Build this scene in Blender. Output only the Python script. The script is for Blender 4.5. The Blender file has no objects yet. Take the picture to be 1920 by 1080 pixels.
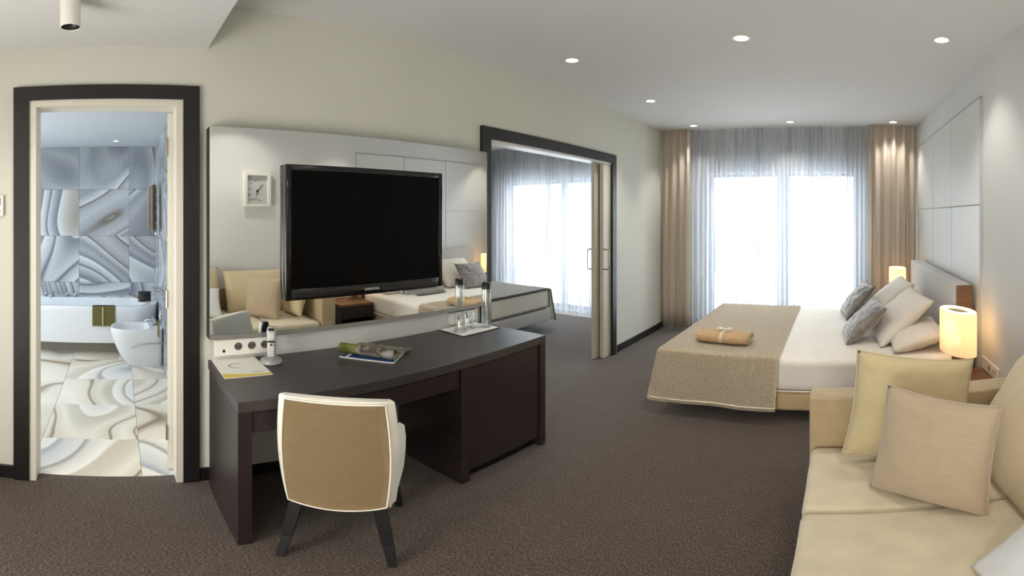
import bpy, bmesh, math, random
from mathutils import Vector, Matrix, noise, Euler
PI = math.pi
random.seed(7)
S = bpy.context.scene
COL = S.collection

# ------------------------------------------------------------------ camera
# The photograph is a stitched panorama: longitude and latitude run linearly in the picture.
cd = bpy.data.cameras.new('camera')
cd.type = 'PANO'
cd.panorama_type = 'EQUIRECTANGULAR'
FP = 856.8
cd.longitude_min = (0 - 1569.5) / FP
cd.longitude_max = (1920 - 1569.5) / FP
cd.latitude_max = 405.8 / FP
cd.latitude_min = (405.8 - 1080) / FP
cam = bpy.data.objects.new('camera', cd)
cam.location = (0, 0, 1.532)
cam.rotation_euler = (PI / 2, 0, 0)
COL.objects.link(cam)
S.camera = cam

# ------------------------------------------------------------------ world, exposure
w = bpy.data.worlds.new('sky')
S.world = w
w.use_nodes = True
nt = w.node_tree
bg = nt.nodes['Background']
bg.inputs[0].default_value = (0.88, 0.94, 1.0, 1)
bg.inputs[1].default_value = 12.0
S.view_settings.view_transform = 'Standard'
S.view_settings.look = 'None'
S.view_settings.exposure = 0.42
S.view_settings.gamma = 1.0
S.view_settings.use_curve_mapping = False
S.cycles.use_denoising = True
S.cycles.max_bounces = 10
S.cycles.diffuse_bounces = 5
S.cycles.glossy_bounces = 5
S.cycles.transmission_bounces = 8
S.cycles.transparent_max_bounces = 16
S.cycles.sample_clamp_indirect = 6.0
S.cycles.caustics_reflective = False
S.cycles.caustics_refractive = False
LAMP = 1.0
P_DOWN = 30.0      # recessed ceiling lamps and added fill spots, W
P_ROOM2 = 70.0
P_BATH = 18.0
WARM = (1.0, 0.95, 0.88)
NEUT = (1.0, 0.98, 0.96)
COOL = (0.80, 0.90, 1.0)


def portal(name, loc, sx, sz):
    l = bpy.data.lights.new(name, 'AREA')
    l.shape = 'RECTANGLE'; l.size = sx; l.size_y = sz
    l.cycles.is_portal = True
    o = bpy.data.objects.new(name, l)
    o.location = loc
    o.rotation_euler = (-PI / 2, 0, 0)     # shines towards -Y, into the room
    COL.objects.link(o)


portal('daylight_portal', (-0.735, 6.30, 1.06), 2.1, 2.1)
portal('daylight_portal', (-4.16, 6.30, 1.06), 2.4, 2.1)


# added broad soft fill behind the camera, with no real fixture
al = bpy.data.lights.new('entrance_fill', 'AREA')
al.shape = 'RECTANGLE'; al.size = 2.0; al.size_y = 1.5; al.energy = 70; al.color = (1.0, 0.98, 0.95)
ao = bpy.data.objects.new('entrance_fill', al)
ao.location = (-0.3, -1.75, 0.85)
ao.rotation_euler = Vector((0.9, 3.6, 1.0)).to_track_quat('-Z', 'Y').to_euler()
COL.objects.link(ao)
# added soft fill at the unseen end of the bathroom, no known lamp there
bl = bpy.data.lights.new('bathroom_fill', 'AREA')
bl.shape = 'RECTANGLE'; bl.size = 2.2; bl.size_y = 1.7; bl.energy = 30; bl.color = (0.92, 0.96, 1.0)
bo = bpy.data.objects.new('bathroom_fill', bl)
bo.location = (-3.9, -1.9, 1.2); bo.rotation_euler = (PI / 2, 0, 0)
COL.objects.link(bo)


# ------------------------------------------------------------------ colour and materials
def C(h):
    h = h.lstrip('#')
    r = [int(h[i:i + 2], 16) / 255 for i in (0, 2, 4)]
    return tuple(c / 12.92 if c <= 0.04045 else ((c + 0.055) / 1.055) ** 2.4 for c in r) + (1.0,)


def new_mat(name):
    m = bpy.data.materials.new(name)
    m.use_nodes = True
    return m, m.node_tree, m.node_tree.nodes['Principled BSDF']


def mat(name, col, rough=0.6, metal=0.0, var=0.0, scale=8.0, bump=0.0, bscale=60.0, stretch=(1, 1, 1), sheen=0.0,
        spec=0.5, coat=0.0, detail=4.0, bdist=0.01, emit=None, estr=0.0):
    m, t, b = new_mat(name)
    c = C(col) if isinstance(col, str) else col
    b.inputs['Base Color'].default_value = c
    b.inputs['Roughness'].default_value = rough
    b.inputs['Metallic'].default_value = metal
    b.inputs['Specular IOR Level'].default_value = spec
    if sheen:
        b.inputs['Sheen Weight'].default_value = sheen
        b.inputs['Sheen Roughness'].default_value = 0.5
    if coat:
        b.inputs['Coat Weight'].default_value = coat
        b.inputs['Coat Roughness'].default_value = 0.15
    if emit:
        b.inputs['Emission Color'].default_value = C(emit)
        b.inputs['Emission Strength'].default_value = estr
    tc = mp = None
    if var or bump:
        tc = t.nodes.new('ShaderNodeTexCoord')
        mp = t.nodes.new('ShaderNodeMapping')
        mp.inputs['Scale'].default_value = stretch
        t.links.new(tc.outputs['Object'], mp.inputs['Vector'])
    if var:
        n = t.nodes.new('ShaderNodeTexNoise')
        n.inputs['Scale'].default_value = scale
        n.inputs['Detail'].default_value = detail
        t.links.new(mp.outputs[0], n.inputs['Vector'])
        r = t.nodes.new('ShaderNodeValToRGB')
        r.color_ramp.elements[0].position = 0.3
        r.color_ramp.elements[1].position = 0.7
        r.color_ramp.elements[0].color = tuple(x * (1 - var) for x in c[:3]) + (1,)
        r.color_ramp.elements[1].color = tuple(min(1, x * (1 + var)) for x in c[:3]) + (1,)
        t.links.new(n.outputs[0], r.inputs[0])
        t.links.new(r.outputs[0], b.inputs['Base Color'])
    if bump:
        n = t.nodes.new('ShaderNodeTexNoise')
        n.inputs['Scale'].default_value = bscale
        n.inputs['Detail'].default_value = 3
        t.links.new(mp.outputs[0], n.inputs['Vector'])
        bp = t.nodes.new('ShaderNodeBump')
        bp.inputs['Strength'].default_value = bump
        bp.inputs['Distance'].default_value = bdist
        t.links.new(n.outputs[0], bp.inputs['Height'])
        t.links.new(bp.outputs[0], b.inputs['Normal'])
    return m


def mix_shader(name, a, bfun, fac):
    """material mixing two shader nodes made by small functions"""
    m = bpy.data.materials.new(name); m.use_nodes = True
    t = m.node_tree
    for n in list(t.nodes): t.nodes.remove(n)
    out = t.nodes.new('ShaderNodeOutputMaterial')
    mx = t.nodes.new('ShaderNodeMixShader'); mx.inputs[0].default_value = fac
    t.links.new(a(t), mx.inputs[1]); t.links.new(bfun(t), mx.inputs[2])
    t.links.new(mx.outputs[0], out.inputs[0])
    return m


def sh(kind, color=None, **kw):
    def f(t):
        n = t.nodes.new(kind)
        if color: n.inputs['Color'].default_value = color
        for k, v in kw.items(): n.inputs[k].default_value = v
        return n.outputs[0]
    return f


M = {}
M['paint'] = mat('wall paint', '#dcdbd8', 0.85, var=0.015, scale=2.0, bump=0.05, bscale=200, spec=0.25)
M['paint_lamp_tint'] = mat('lamp-tinted wall paint', '#cfcec2', 0.85, var=0.015, scale=2.0, bump=0.05, bscale=200, spec=0.25)  # warmer, dimmer lamp light of this end put into the wall colour
M['ceiling'] = mat('ceiling paint', '#dedddb', 0.9, var=0.01, scale=1.5, spec=0.2)
M['panel'] = mat('white lacquered panel', '#dcdcd8', 0.45, spec=0.4)
M['white'] = mat('white lacquer', '#e4e1d8', 0.4)
M['cream'] = mat('cream door lacquer', '#d9d4c6', 0.4)
M['leafpaint'] = mat('greige door lacquer', '#c4bdac', 0.45)
M['dark'] = mat('dark stained wood trim', '#171414', 0.4, var=0.2, scale=6, stretch=(8, 8, 1))
M['wenge'] = mat('wenge veneer', '#2a2121', 0.33, var=0.35, scale=5, stretch=(1.5, 1.5, 22), bump=0.08, bscale=60, detail=8, spec=0.5)
M['wenge_top'] = mat('wenge veneer desk top', '#3b3534', 0.36, var=0.28, scale=4, stretch=(26, 1.2, 1), bump=0.06, bscale=40, detail=8, spec=0.6)
M['wood'] = mat('brown walnut veneer', '#6e4e38', 0.45, var=0.25, scale=6, stretch=(2, 2, 16))
M['seat_fabric'] = mat('beige linen', '#c9b48c', 0.9, var=0.10, scale=14, bump=0.25, bscale=420, sheen=0.3, stretch=(1, 1, 5))
M['sofa'] = mat('sand sofa fabric', '#cdc0a3', 0.9, var=0.07, scale=10, bump=0.22, bscale=380, sheen=0.3)
M['sofa_frame'] = mat('taupe sofa arm fabric', '#b09a76', 0.9, var=0.08, scale=12, bump=0.22, bscale=380, sheen=0.3)
M['cushion_gold'] = mat('golden beige cushion linen', '#c8b78d', 0.88, var=0.05, scale=22, bump=0.3, bscale=420, sheen=0.35, stretch=(1, 6, 1))
M['cushion_tan'] = mat('tan cushion linen', '#b8a488', 0.9, var=0.05, scale=22, bump=0.3, bscale=420, sheen=0.35, stretch=(1, 6, 1))
M['cushion_back'] = mat('light sand cushion linen', '#cfbc98', 0.9, var=0.05, scale=22, bump=0.3, bscale=420, sheen=0.3, stretch=(1, 6, 1))
M['chair_rear_shaded'] = mat('shaded chair fabric', '#a89068', 0.85, var=0.07, scale=22, bump=0.2, bscale=300, sheen=0.3, stretch=(1, 1, 7))  # shade on the chair's rear painted into the fabric colour
M['chair_side'] = mat('ivory chair fabric', '#e6e1d2', 0.85, var=0.05, scale=10, bump=0.2, bscale=300, sheen=0.3)
M['linen_white'] = mat('white bed linen', '#e8e2d8', 0.85, var=0.03, scale=5, bump=0.15, bscale=30, sheen=0.15, bdist=0.02)
M['pillow_white'] = mat('white pillow cotton', '#e2dacd', 0.85, var=0.03, scale=8, bump=0.2, bscale=18, sheen=0.2, bdist=0.02)
M['pillow_sofa'] = mat('pale grey white cotton', '#dfe0e0', 0.85, var=0.02, scale=8, bump=0.15, bscale=18, bdist=0.02)
M['throw'] = mat('quilted beige bed throw', '#e2d3b6', 0.8, var=0.18, scale=60, bump=0.6, bscale=70, sheen=0.4, stretch=(1, 1, 2.2), bdist=0.02, detail=5)
M['throw2'] = mat('grey bed cover', '#b9b3aa', 0.8, var=0.08, scale=40, bump=0.3, bscale=60, sheen=0.2)
M['piping'] = mat('dark grey piping', '#4a4642', 0.8)
M['headboard'] = mat('pale grey headboard fabric', '#b9b4b0', 0.85, var=0.05, scale=20, bump=0.15, bscale=300, sheen=0.4)
M['bed_base'] = mat('tan bed base fabric', '#c2a983', 0.85, var=0.06, scale=15, bump=0.2, bscale=300)
M['velvet'] = mat('crushed grey velvet', '#7c7671', 0.55, var=0.30, scale=16, bump=0.8, bscale=28, sheen=0.8, bdist=0.02, detail=6)
M['velvet_lamplit'] = mat('lamplit velvet seam', '#7a5a32', 0.5, var=0.30, scale=20, bump=0.5, bscale=40, sheen=0.5)  # lamp light on the nearer cushion painted as a seam colour
M['drape'] = mat('taupe drape', '#e6d9c9', 0.9, bump=0.1, bscale=300, sheen=0.2)
M['black'] = mat('black plastic', '#08080a', 0.35)
M['bezel'] = mat('black gloss bezel', '#0b0b0f', 0.12, spec=0.6)
M['screen'] = mat('black screen glass', '#010102', 0.30, spec=0.10)
M['silver'] = mat('silver plastic', '#a8a8a6', 0.35, metal=0.4)
M['chrome'] = mat('chrome', '#c9cbcd', 0.12, metal=1.0)
M['steel'] = mat('brushed steel', '#a8a49c', 0.3, metal=1.0)
M['letter'] = mat('silver lettering', '#c8c8c8', 0.4)
M['mirror'] = mat('mirror glass', '#f2f4f2', 0.0, metal=1.0)
M['mirror_edge'] = mat('mirror bevel', '#a9a9a2', 0.25, metal=0.6)
M['ceramic'] = mat('white ceramic', '#dcdee0', 0.12, spec=0.6)
M['tub'] = mat('white acrylic', '#e6e9ee', 0.18, spec=0.6)
M['plinth'] = mat('grey plinth', '#8e887e', 0.5)
M['olive'] = mat('olive terry towel', '#958a55', 0.95, var=0.12, scale=60, bump=0.5, bscale=300)
M['towel_brown'] = mat('brown terry towel', '#8d7350', 0.95, var=0.12, scale=60, bump=0.5, bscale=300)
M['towel_cream'] = mat('cream terry towel', '#cfc4a6', 0.95, var=0.06, scale=60, bump=0.5, bscale=300)
M['towel_tan'] = mat('caramel terry towel', '#c0a079', 0.95, var=0.12, scale=60, bump=0.5, bscale=300)
M['ribbon'] = mat('cream satin ribbon', '#d9c9a6', 0.4, sheen=0.3)
M['paper'] = mat('white paper', '#eeece4', 0.6)
M['paper_yellow'] = mat('yellow print', '#dcc55a', 0.6)
M['ink'] = mat('black ink', '#222226', 0.6)
M['ink_gold'] = mat('gold ink', '#c7a44a', 0.5)
M['blue'] = mat('blue magazine print', '#2c4a86', 0.35, var=0.3, scale=12)
M['socket_grey'] = mat('dark grey socket insert', '#57564f', 0.5)
M['water'] = mat('pale bath water', '#c9e6ea', 0.05)
M['leaf'] = mat('green leaf', '#5d7a3c', 0.5)
M['flower'] = mat('white petal', '#efe9dc', 0.6)
M['yellow_flower'] = mat('yellow petal', '#b5a13a', 0.6)
M['balcony'] = mat('pale concrete', '#c9c7c2', 0.8, var=0.05, scale=5)
M['rail'] = mat('light grey painted metal', '#b9bdc2', 0.4)
M['glow'] = mat('lamp diffuser', '#fff4dc', 0.5, emit='#fff0d0', estr=4.0)
M['glow_cool'] = mat('cool lamp diffuser', '#ffffff', 0.5, emit='#eef4ff', estr=8.0)
M['shade_in'] = mat('grey lamp top plate', '#8f8780', 0.5)
M['magazine'] = None

M['glass'] = mix_shader('clear window glass', sh('ShaderNodeBsdfTransparent', (0.96, 0.98, 0.98, 1)),
                        sh('ShaderNodeBsdfGlossy', (1, 1, 1, 1), Roughness=0.02), 0.06)
M['tumbler'] = mix_shader('thin clear glass', sh('ShaderNodeBsdfTransparent', (0.93, 0.95, 0.95, 1)),
                          sh('ShaderNodeBsdfGlossy', (1, 1, 1, 1), Roughness=0.03), 0.22)


def sheer_mat():
    m = bpy.data.materials.new('sheer voile'); m.use_nodes = True
    t = m.node_tree
    for n in list(t.nodes): t.nodes.remove(n)
    out = t.nodes.new('ShaderNodeOutputMaterial')
    tr = t.nodes.new('ShaderNodeBsdfTransparent'); tr.inputs[0].default_value = (1, 1, 1, 1)
    tl = t.nodes.new('ShaderNodeBsdfTranslucent'); tl.inputs[0].default_value = (0.27, 0.285, 0.32, 1)
    df = t.nodes.new('ShaderNodeBsdfDiffuse'); df.inputs[0].default_value = (0.74, 0.74, 0.75, 1)
    a = t.nodes.new('ShaderNodeMixShader'); a.inputs[0].default_value = 0.55
    t.links.new(df.outputs[0], a.inputs[1]); t.links.new(tl.outputs[0], a.inputs[2])
    # vertical opacity streaks imitate the darker lines of folds against daylight
    tc = t.nodes.new('ShaderNodeTexCoord'); mp = t.nodes.new('ShaderNodeMapping')
    mp.inputs['Scale'].default_value = (18, 1, 0.25)
    ns = t.nodes.new('ShaderNodeTexNoise'); ns.inputs['Scale'].default_value = 2.0
    t.links.new(tc.outputs['Object'], mp.inputs[0]); t.links.new(mp.outputs[0], ns.inputs['Vector'])
    mr = t.nodes.new('ShaderNodeMapRange')
    mr.inputs['From Min'].default_value = 0.36; mr.inputs['From Max'].default_value = 0.60
    mr.inputs['To Min'].default_value = 0.40; mr.inputs['To Max'].default_value = 0.985
    t.links.new(ns.outputs[0], mr.inputs[0])
    b = t.nodes.new('ShaderNodeMixShader')
    t.links.new(mr.outputs[0], b.inputs[0])
    t.links.new(tr.outputs[0], b.inputs[1]); t.links.new(a.outputs[0], b.inputs[2])
    t.links.new(b.outputs[0], out.inputs[0])
    return m


M['sheer'] = sheer_mat()


def shade_mat():
    m = bpy.data.materials.new('pleated lamp shade'); m.use_nodes = True
    t = m.node_tree
    for n in list(t.nodes): t.nodes.remove(n)
    out = t.nodes.new('ShaderNodeOutputMaterial')
    tr = t.nodes.new('ShaderNodeBsdfTransparent'); tr.inputs[0].default_value = (1, 0.86, 0.62, 1)
    tl = t.nodes.new('ShaderNodeBsdfTranslucent'); tl.inputs[0].default_value = (1, 0.86, 0.62, 1)
    df = t.nodes.new('ShaderNodeBsdfDiffuse'); df.inputs[0].default_value = (0.9, 0.82, 0.66, 1)
    em = t.nodes.new('ShaderNodeEmission'); em.inputs[0].default_value = (1, 0.80, 0.52, 1); em.inputs[1].default_value = 0.16
    a = t.nodes.new('ShaderNodeMixShader'); a.inputs[0].default_value = 0.5
    t.links.new(df.outputs[0], a.inputs[1]); t.links.new(tl.outputs[0], a.inputs[2])
    b = t.nodes.new('ShaderNodeMixShader'); b.inputs[0].default_value = 0.07
    t.links.new(a.outputs[0], b.inputs[1]); t.links.new(tr.outputs[0], b.inputs[2])
    ad = t.nodes.new('ShaderNodeAddShader')
    t.links.new(b.outputs[0], ad.inputs[0]); t.links.new(em.outputs[0], ad.inputs[1])
    t.links.new(ad.outputs[0], out.inputs[0])
    return m


M['shade'] = shade_mat()


def carpet_mat():
    m, t, b = new_mat('heathered brown carpet')
    tc = t.nodes.new('ShaderNodeTexCoord')
    mp = t.nodes.new('ShaderNodeMapping'); mp.inputs['Scale'].default_value = (1.0, 0.55, 1)
    t.links.new(tc.outputs['Object'], mp.inputs[0])
    n = t.nodes.new('ShaderNodeTexNoise'); n.inputs['Scale'].default_value = 150; n.inputs['Detail'].default_value = 6
    n.inputs['Roughness'].default_value = 0.7
    n2 = t.nodes.new('ShaderNodeTexNoise'); n2.inputs['Scale'].default_value = 14; n2.inputs['Detail'].default_value = 5
    t.links.new(mp.outputs[0], n.inputs['Vector']); t.links.new(mp.outputs[0], n2.inputs['Vector'])
    r = t.nodes.new('ShaderNodeValToRGB')
    e = r.color_ramp.elements
    e[0].position = 0.36; e[0].color = C('#30271f')
    e[1].position = 0.66; e[1].color = C('#837265')
    k = e.new(0.5); k.color = C('#51453b')
    t.links.new(n.outputs[0], r.inputs[0])
    mx = t.nodes.new('ShaderNodeMixRGB'); mx.blend_type = 'MULTIPLY'; mx.inputs[0].default_value = 0.35
    t.links.new(r.outputs[0], mx.inputs[1]); t.links.new(n2.outputs[0], mx.inputs[2])
    t.links.new(mx.outputs[0], b.inputs['Base Color'])
    b.inputs['Roughness'].default_value = 0.95
    b.inputs['Specular IOR Level'].default_value = 0.15
    b.inputs['Sheen Weight'].default_value = 0.25
    bp = t.nodes.new('ShaderNodeBump'); bp.inputs['Strength'].default_value = 0.35; bp.inputs['Distance'].default_value = 0.006
    t.links.new(n.outputs[0], bp.inputs['Height']); t.links.new(bp.outputs[0], b.inputs['Normal'])
    return m


M['carpet'] = carpet_mat()


def marble_mat(name, cols, rough, scale=1.1, dist=3.0):
    """agate-banded stone; every tile gets its own cut of the stone through Object Info Random"""
    m, t, b = new_mat(name)
    tc = t.nodes.new('ShaderNodeTexCoord')
    oi = t.nodes.new('ShaderNodeObjectInfo')
    wn = t.nodes.new('ShaderNodeTexWhiteNoise'); wn.noise_dimensions = '1D'
    t.links.new(oi.outputs['Random'], wn.inputs['W'])
    vm = t.nodes.new('ShaderNodeVectorMath'); vm.operation = 'MULTIPLY_ADD'
    vm.inputs[1].default_value = (9, 9, 9)
    t.links.new(wn.outputs['Color'], vm.inputs[0]); t.links.new(tc.outputs['Object'], vm.inputs[2])
    n = t.nodes.new('ShaderNodeTexNoise'); n.inputs['Scale'].default_value = scale; n.inputs['Detail'].default_value = 1.2
    n.inputs['Distortion'].default_value = 0.6
    t.links.new(vm.outputs[0], n.inputs['Vector'])
    ma = t.nodes.new('ShaderNodeMath'); ma.operation = 'MULTIPLY'; ma.inputs[1].default_value = dist
    t.links.new(n.outputs[0], ma.inputs[0])
    fr = t.nodes.new('ShaderNodeMath'); fr.operation = 'PINGPONG'; fr.inputs[1].default_value = 1.0
    t.links.new(ma.outputs[0], fr.inputs[0])
    r = t.nodes.new('ShaderNodeValToRGB')
    e = r.color_ramp.elements
    e[0].position = 0; e[0].color = C(cols[0][1])
    e[1].position = 1; e[1].color = C(cols[-1][1])
    for p, c in cols[1:-1]:
        k = e.new(p); k.color = C(c)
    t.links.new(fr.outputs[0], r.inputs[0])
    n2 = t.nodes.new('ShaderNodeTexNoise'); n2.inputs['Scale'].default_value = 40; n2.inputs['Detail'].default_value = 4
    t.links.new(vm.outputs[0], n2.inputs['Vector'])
    mx = t.nodes.new('ShaderNodeMixRGB'); mx.blend_type = 'OVERLAY'; mx.inputs[0].default_value = 0.15
    t.links.new(r.outputs[0], mx.inputs[1]); t.links.new(n2.outputs[0], mx.inputs[2])
    t.links.new(mx.outputs[0], b.inputs['Base Color'])
    b.inputs['Roughness'].default_value = rough
    return m


M['stone_floor'] = marble_mat('banded marble floor', [
    (0, '#e9e4d8'), (0.10, '#ddd6c6'), (0.125, '#8a7a62'), (0.14, '#d8cfbd'), (0.22, '#e6e0d2'), (0.30, '#cfc8b8'), (0.37, '#c9c0ac'), (0.385, '#efebe2'),
    (0.47, '#dfdad0'), (0.50, '#a3a19c'), (0.52, '#e4e2dc'), (0.62, '#cfd0ce'), (0.66, '#a9adb0'), (0.675, '#ece8de'), (0.80, '#d6cfc0'), (0.83, '#9c8c70'), (0.845, '#ece6da'), (0.93, '#d9d3c6'), (1, '#c6c0b4')],
    0.18, 0.5, 3.6)
M['stone_wall'] = marble_mat('banded marble wall', [  # blue cast of the bathroom light put into the stone colours
    (0, '#b4b8bd'), (0.10, '#9da2a8'), (0.125, '#6f6a62'), (0.14, '#c6cacd'), (0.22, '#8f969e'), (0.30, '#a8adb2'), (0.37, '#7d848e'), (0.385, '#d8dde0'),
    (0.47, '#b0b7be'), (0.50, '#666d78'), (0.52, '#c2c8cd'), (0.62, '#8b929b'), (0.66, '#77808c'), (0.675, '#d3d7d9'), (0.80, '#a7a39b'), (0.83, '#6d655a'), (0.845, '#cdd2d6'), (0.93, '#98a0aa'), (1, '#7f8894')],
    0.16, 0.42, 3.8)


def magazine_mat():
    m, t, b = new_mat('printed magazine pages')
    tc = t.nodes.new('ShaderNodeTexCoord')
    v = t.nodes.new('ShaderNodeTexVoronoi'); v.inputs['Scale'].default_value = 60
    t.links.new(tc.outputs['Object'], v.inputs['Vector'])
    n = t.nodes.new('ShaderNodeTexNoise'); n.inputs['Scale'].default_value = 9; n.inputs['Detail'].default_value = 6
    t.links.new(tc.outputs['Object'], n.inputs['Vector'])
    r = t.nodes.new('ShaderNodeValToRGB')
    e = r.color_ramp.elements
    e[0].position = 0.3; e[0].color = C('#6f7f35')
    e[1].position = 0.72; e[1].color = C('#e8e6dc')
    for p, c in ((0.42, '#a9ad5c'), (0.5, '#d9d5c4'), (0.58, '#6b5548'), (0.63, '#c9c2b4')):
        k = e.new(p); k.color = C(c)
    t.links.new(n.outputs[0], r.inputs[0])
    mx = t.nodes.new('ShaderNodeMixRGB'); mx.blend_type = 'MULTIPLY'; mx.inputs[0].default_value = 0.5
    t.links.new(r.outputs[0], mx.inputs[1]); t.links.new(v.outputs['Distance'], mx.inputs[2])
    mg = t.nodes.new('ShaderNodeMixRGB'); mg.inputs[0].default_value = 0.6
    t.links.new(mx.outputs[0], mg.inputs[1]); t.links.new(r.outputs[0], mg.inputs[2])
    t.links.new(mg.outputs[0], b.inputs['Base Color'])
    b.inputs['Roughness'].default_value = 0.35
    return m


M['magazine'] = magazine_mat()


# ------------------------------------------------------------------ mesh helpers
def box(bm, x0, x1, y0, y1, z0, z1, bev=0.0, seg=2):
    vs = [bm.verts.new(p) for p in ((x0, y0, z0), (x1, y0, z0), (x1, y1, z0), (x0, y1, z0),
                                    (x0, y0, z1), (x1, y0, z1), (x1, y1, z1), (x0, y1, z1))]
    fs = [bm.faces.new([vs[i] for i in q]) for q in
          ((3, 2, 1, 0), (4, 5, 6, 7), (0, 1, 5, 4), (1, 2, 6, 5), (2, 3, 7, 6), (3, 0, 4, 7))]
    if bev > 0:
        es = {e for f in fs for e in f.edges}
        bmesh.ops.bevel(bm, geom=list(es), offset=bev, segments=seg, affect='EDGES', profile=0.5)
    return bm


def B(x0, x1, y0, y1, z0, z1, bev=0.0, seg=2):
    return box(bmesh.new(), x0, x1, y0, y1, z0, z1, bev, seg)


def loft(bm, rings, cap=True, closed=True):
    rv = [[bm.verts.new(p) for p in r] for r in rings]
    n = len(rv[0])
    for a, b in zip(rv, rv[1:]):
        for i in range(n if closed else n - 1):
            j = (i + 1) % n
            bm.faces.new((a[i], a[j], b[j], b[i]))
    if cap and closed:
        bm.faces.new(list(reversed(rv[0]))); bm.faces.new(rv[-1])
    return bm


def lathe(bm, prof, c=(0, 0, 0), n=24, sx=1.0, sy=1.0, cap=True):
    rings = []
    for r, z in prof:
        rings.append([(c[0] + r * sx * math.cos(2 * PI * i / n), c[1] + r * sy * math.sin(2 * PI * i / n), c[2] + z) for i in range(n)])
    return loft(bm, rings, cap)


def tube(bm, pts, r, n=8, cap=True):
    pts = [Vector(p) for p in pts]
    rings = []
    prev = None
    for i, p in enumerate(pts):
        d = (pts[min(i + 1, len(pts) - 1)] - pts[max(i - 1, 0)]).normalized()
        if prev is None:
            a = d.orthogonal().normalized()
        else:
            a = (prev - d * prev.dot(d)).normalized()
        prev = a
        b = d.cross(a)
        rr = r[i] if isinstance(r, (list, tuple)) else r
        rings.append([p + (a * math.cos(2 * PI * k / n) + b * math.sin(2 * PI * k / n)) * rr for k in range(n)])
    return loft(bm, rings, cap)


def prism(bm, poly, z0, z1):
    a = [bm.verts.new((x, y, z0)) for x, y in poly]
    b = [bm.verts.new((x, y, z1)) for x, y in poly]
    n = len(poly)
    bm.faces.new(list(reversed(a))); bm.faces.new(b)
    for i in range(n):
        j = (i + 1) % n
        bm.faces.new((a[i], a[j], b[j], b[i]))
    return bm


def grid(bm, f, nu, nv):
    vs = [[bm.verts.new(f(i / nu, j / nv)) for j in range(nv + 1)] for i in range(nu + 1)]
    for i in range(nu):
        for j in range(nv):
            bm.faces.new((vs[i][j], vs[i + 1][j], vs[i + 1][j + 1], vs[i][j + 1]))
    return bm


def arc(cx, cy, r, a0, a1, n):
    return [(cx + r * math.cos(math.radians(a0 + (a1 - a0) * i / n)), cy + r * math.sin(math.radians(a0 + (a1 - a0) * i / n))) for i in range(n + 1)]


def link(name, bm, m, parent=None, off=None, smooth=None, label=None, cat=None, group=None, kind=None, loc=None):
    if off is not None:
        bmesh.ops.translate(bm, verts=bm.verts, vec=-Vector(off))
    bmesh.ops.recalc_face_normals(bm, faces=bm.faces)
    me = bpy.data.meshes.new(name)
    bm.to_mesh(me); bm.free()
    me.materials.append(m)
    o = bpy.data.objects.new(name, me)
    COL.objects.link(o)
    if parent: o.parent = parent
    if loc is not None: o.location = loc
    if smooth:
        for p in me.polygons: p.use_smooth = True
        if smooth != 'all':
            me.set_sharp_from_angle(angle=math.radians(smooth))
    if label: o['label'] = label
    if cat: o['category'] = cat
    if group: o['group'] = group
    if kind: o['kind'] = kind
    return o


def struct(name, bm, m, parent=None, smooth=None):
    return link(name, bm, m, parent, smooth=smooth, kind=None if parent else 'structure')


class Thing:
    """an Empty at the thing's base; parts are given in world coordinates unless local=True"""
    def __init__(s, name, label, cat, loc, rotz=0.0, group=None, local=False):
        s.e = bpy.data.objects.new(name, None)
        s.e.empty_display_size = 0.05
        COL.objects.link(s.e)
        s.e.location = loc
        s.e.rotation_euler = (0, 0, rotz)
        s.e['label'] = label; s.e['category'] = cat
        if group: s.e['group'] = group
        s.loc = loc; s.local = local

    def part(s, name, bm, m, sub=None, smooth=None, label=None, kind=None):
        return link(name, bm, m, sub or s.e, None if s.local else s.loc, smooth, label, kind=kind)


def copy_tree(o, parent=None):
    c = o.copy(); COL.objects.link(c)
    if parent: c.parent = parent
    for ch in [x for x in o.children]:
        copy_tree(ch, c)
    return c


# ------------------------------------------------------------------ the shell
XL, XR, YW, H = -2.32, 1.02, 6.04, 2.70
WT = 0.12                       # partition thickness
XB = XL - WT
YB = -1.9                       # wall behind the camera
BATH_Y0, BATH_Y1, BATH_X = -2.0, 0.43, -5.55
R2X, R2Y0 = -6.9, 1.9

# carpet for both rooms
bm = bmesh.new()
box(bm, XL, XR + 0.1, YB, YW + 0.1, -0.1, 0)
box(bm, XB, XL, 2.43, 4.37, -0.1, 0)
box(bm, XL - 0.075, XL, -0.46, 0.325, -0.1, 0)
box(bm, R2X, XB, R2Y0, YW + 0.1, -0.1, 0)
struct('floor', bm, M['carpet'])

# left partition: bathroom doorway (Y -.46...325) and sliding doorway (Y 2.43..4.34)
bm = bmesh.new()
box(bm, XB, XL, YB, -0.46, 0, H)
box(bm, XB, XL, -0.46, 0.325, 2.14, H)
box(bm, XB, XL, 0.325, 2.43, 0, H)
box(bm, XB, XL, 2.43, 4.37, 2.12, H)
box(bm, XB, XL, 4.37, YW, 0, H)
struct('wall_left', bm, M['paint_lamp_tint'])

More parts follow.
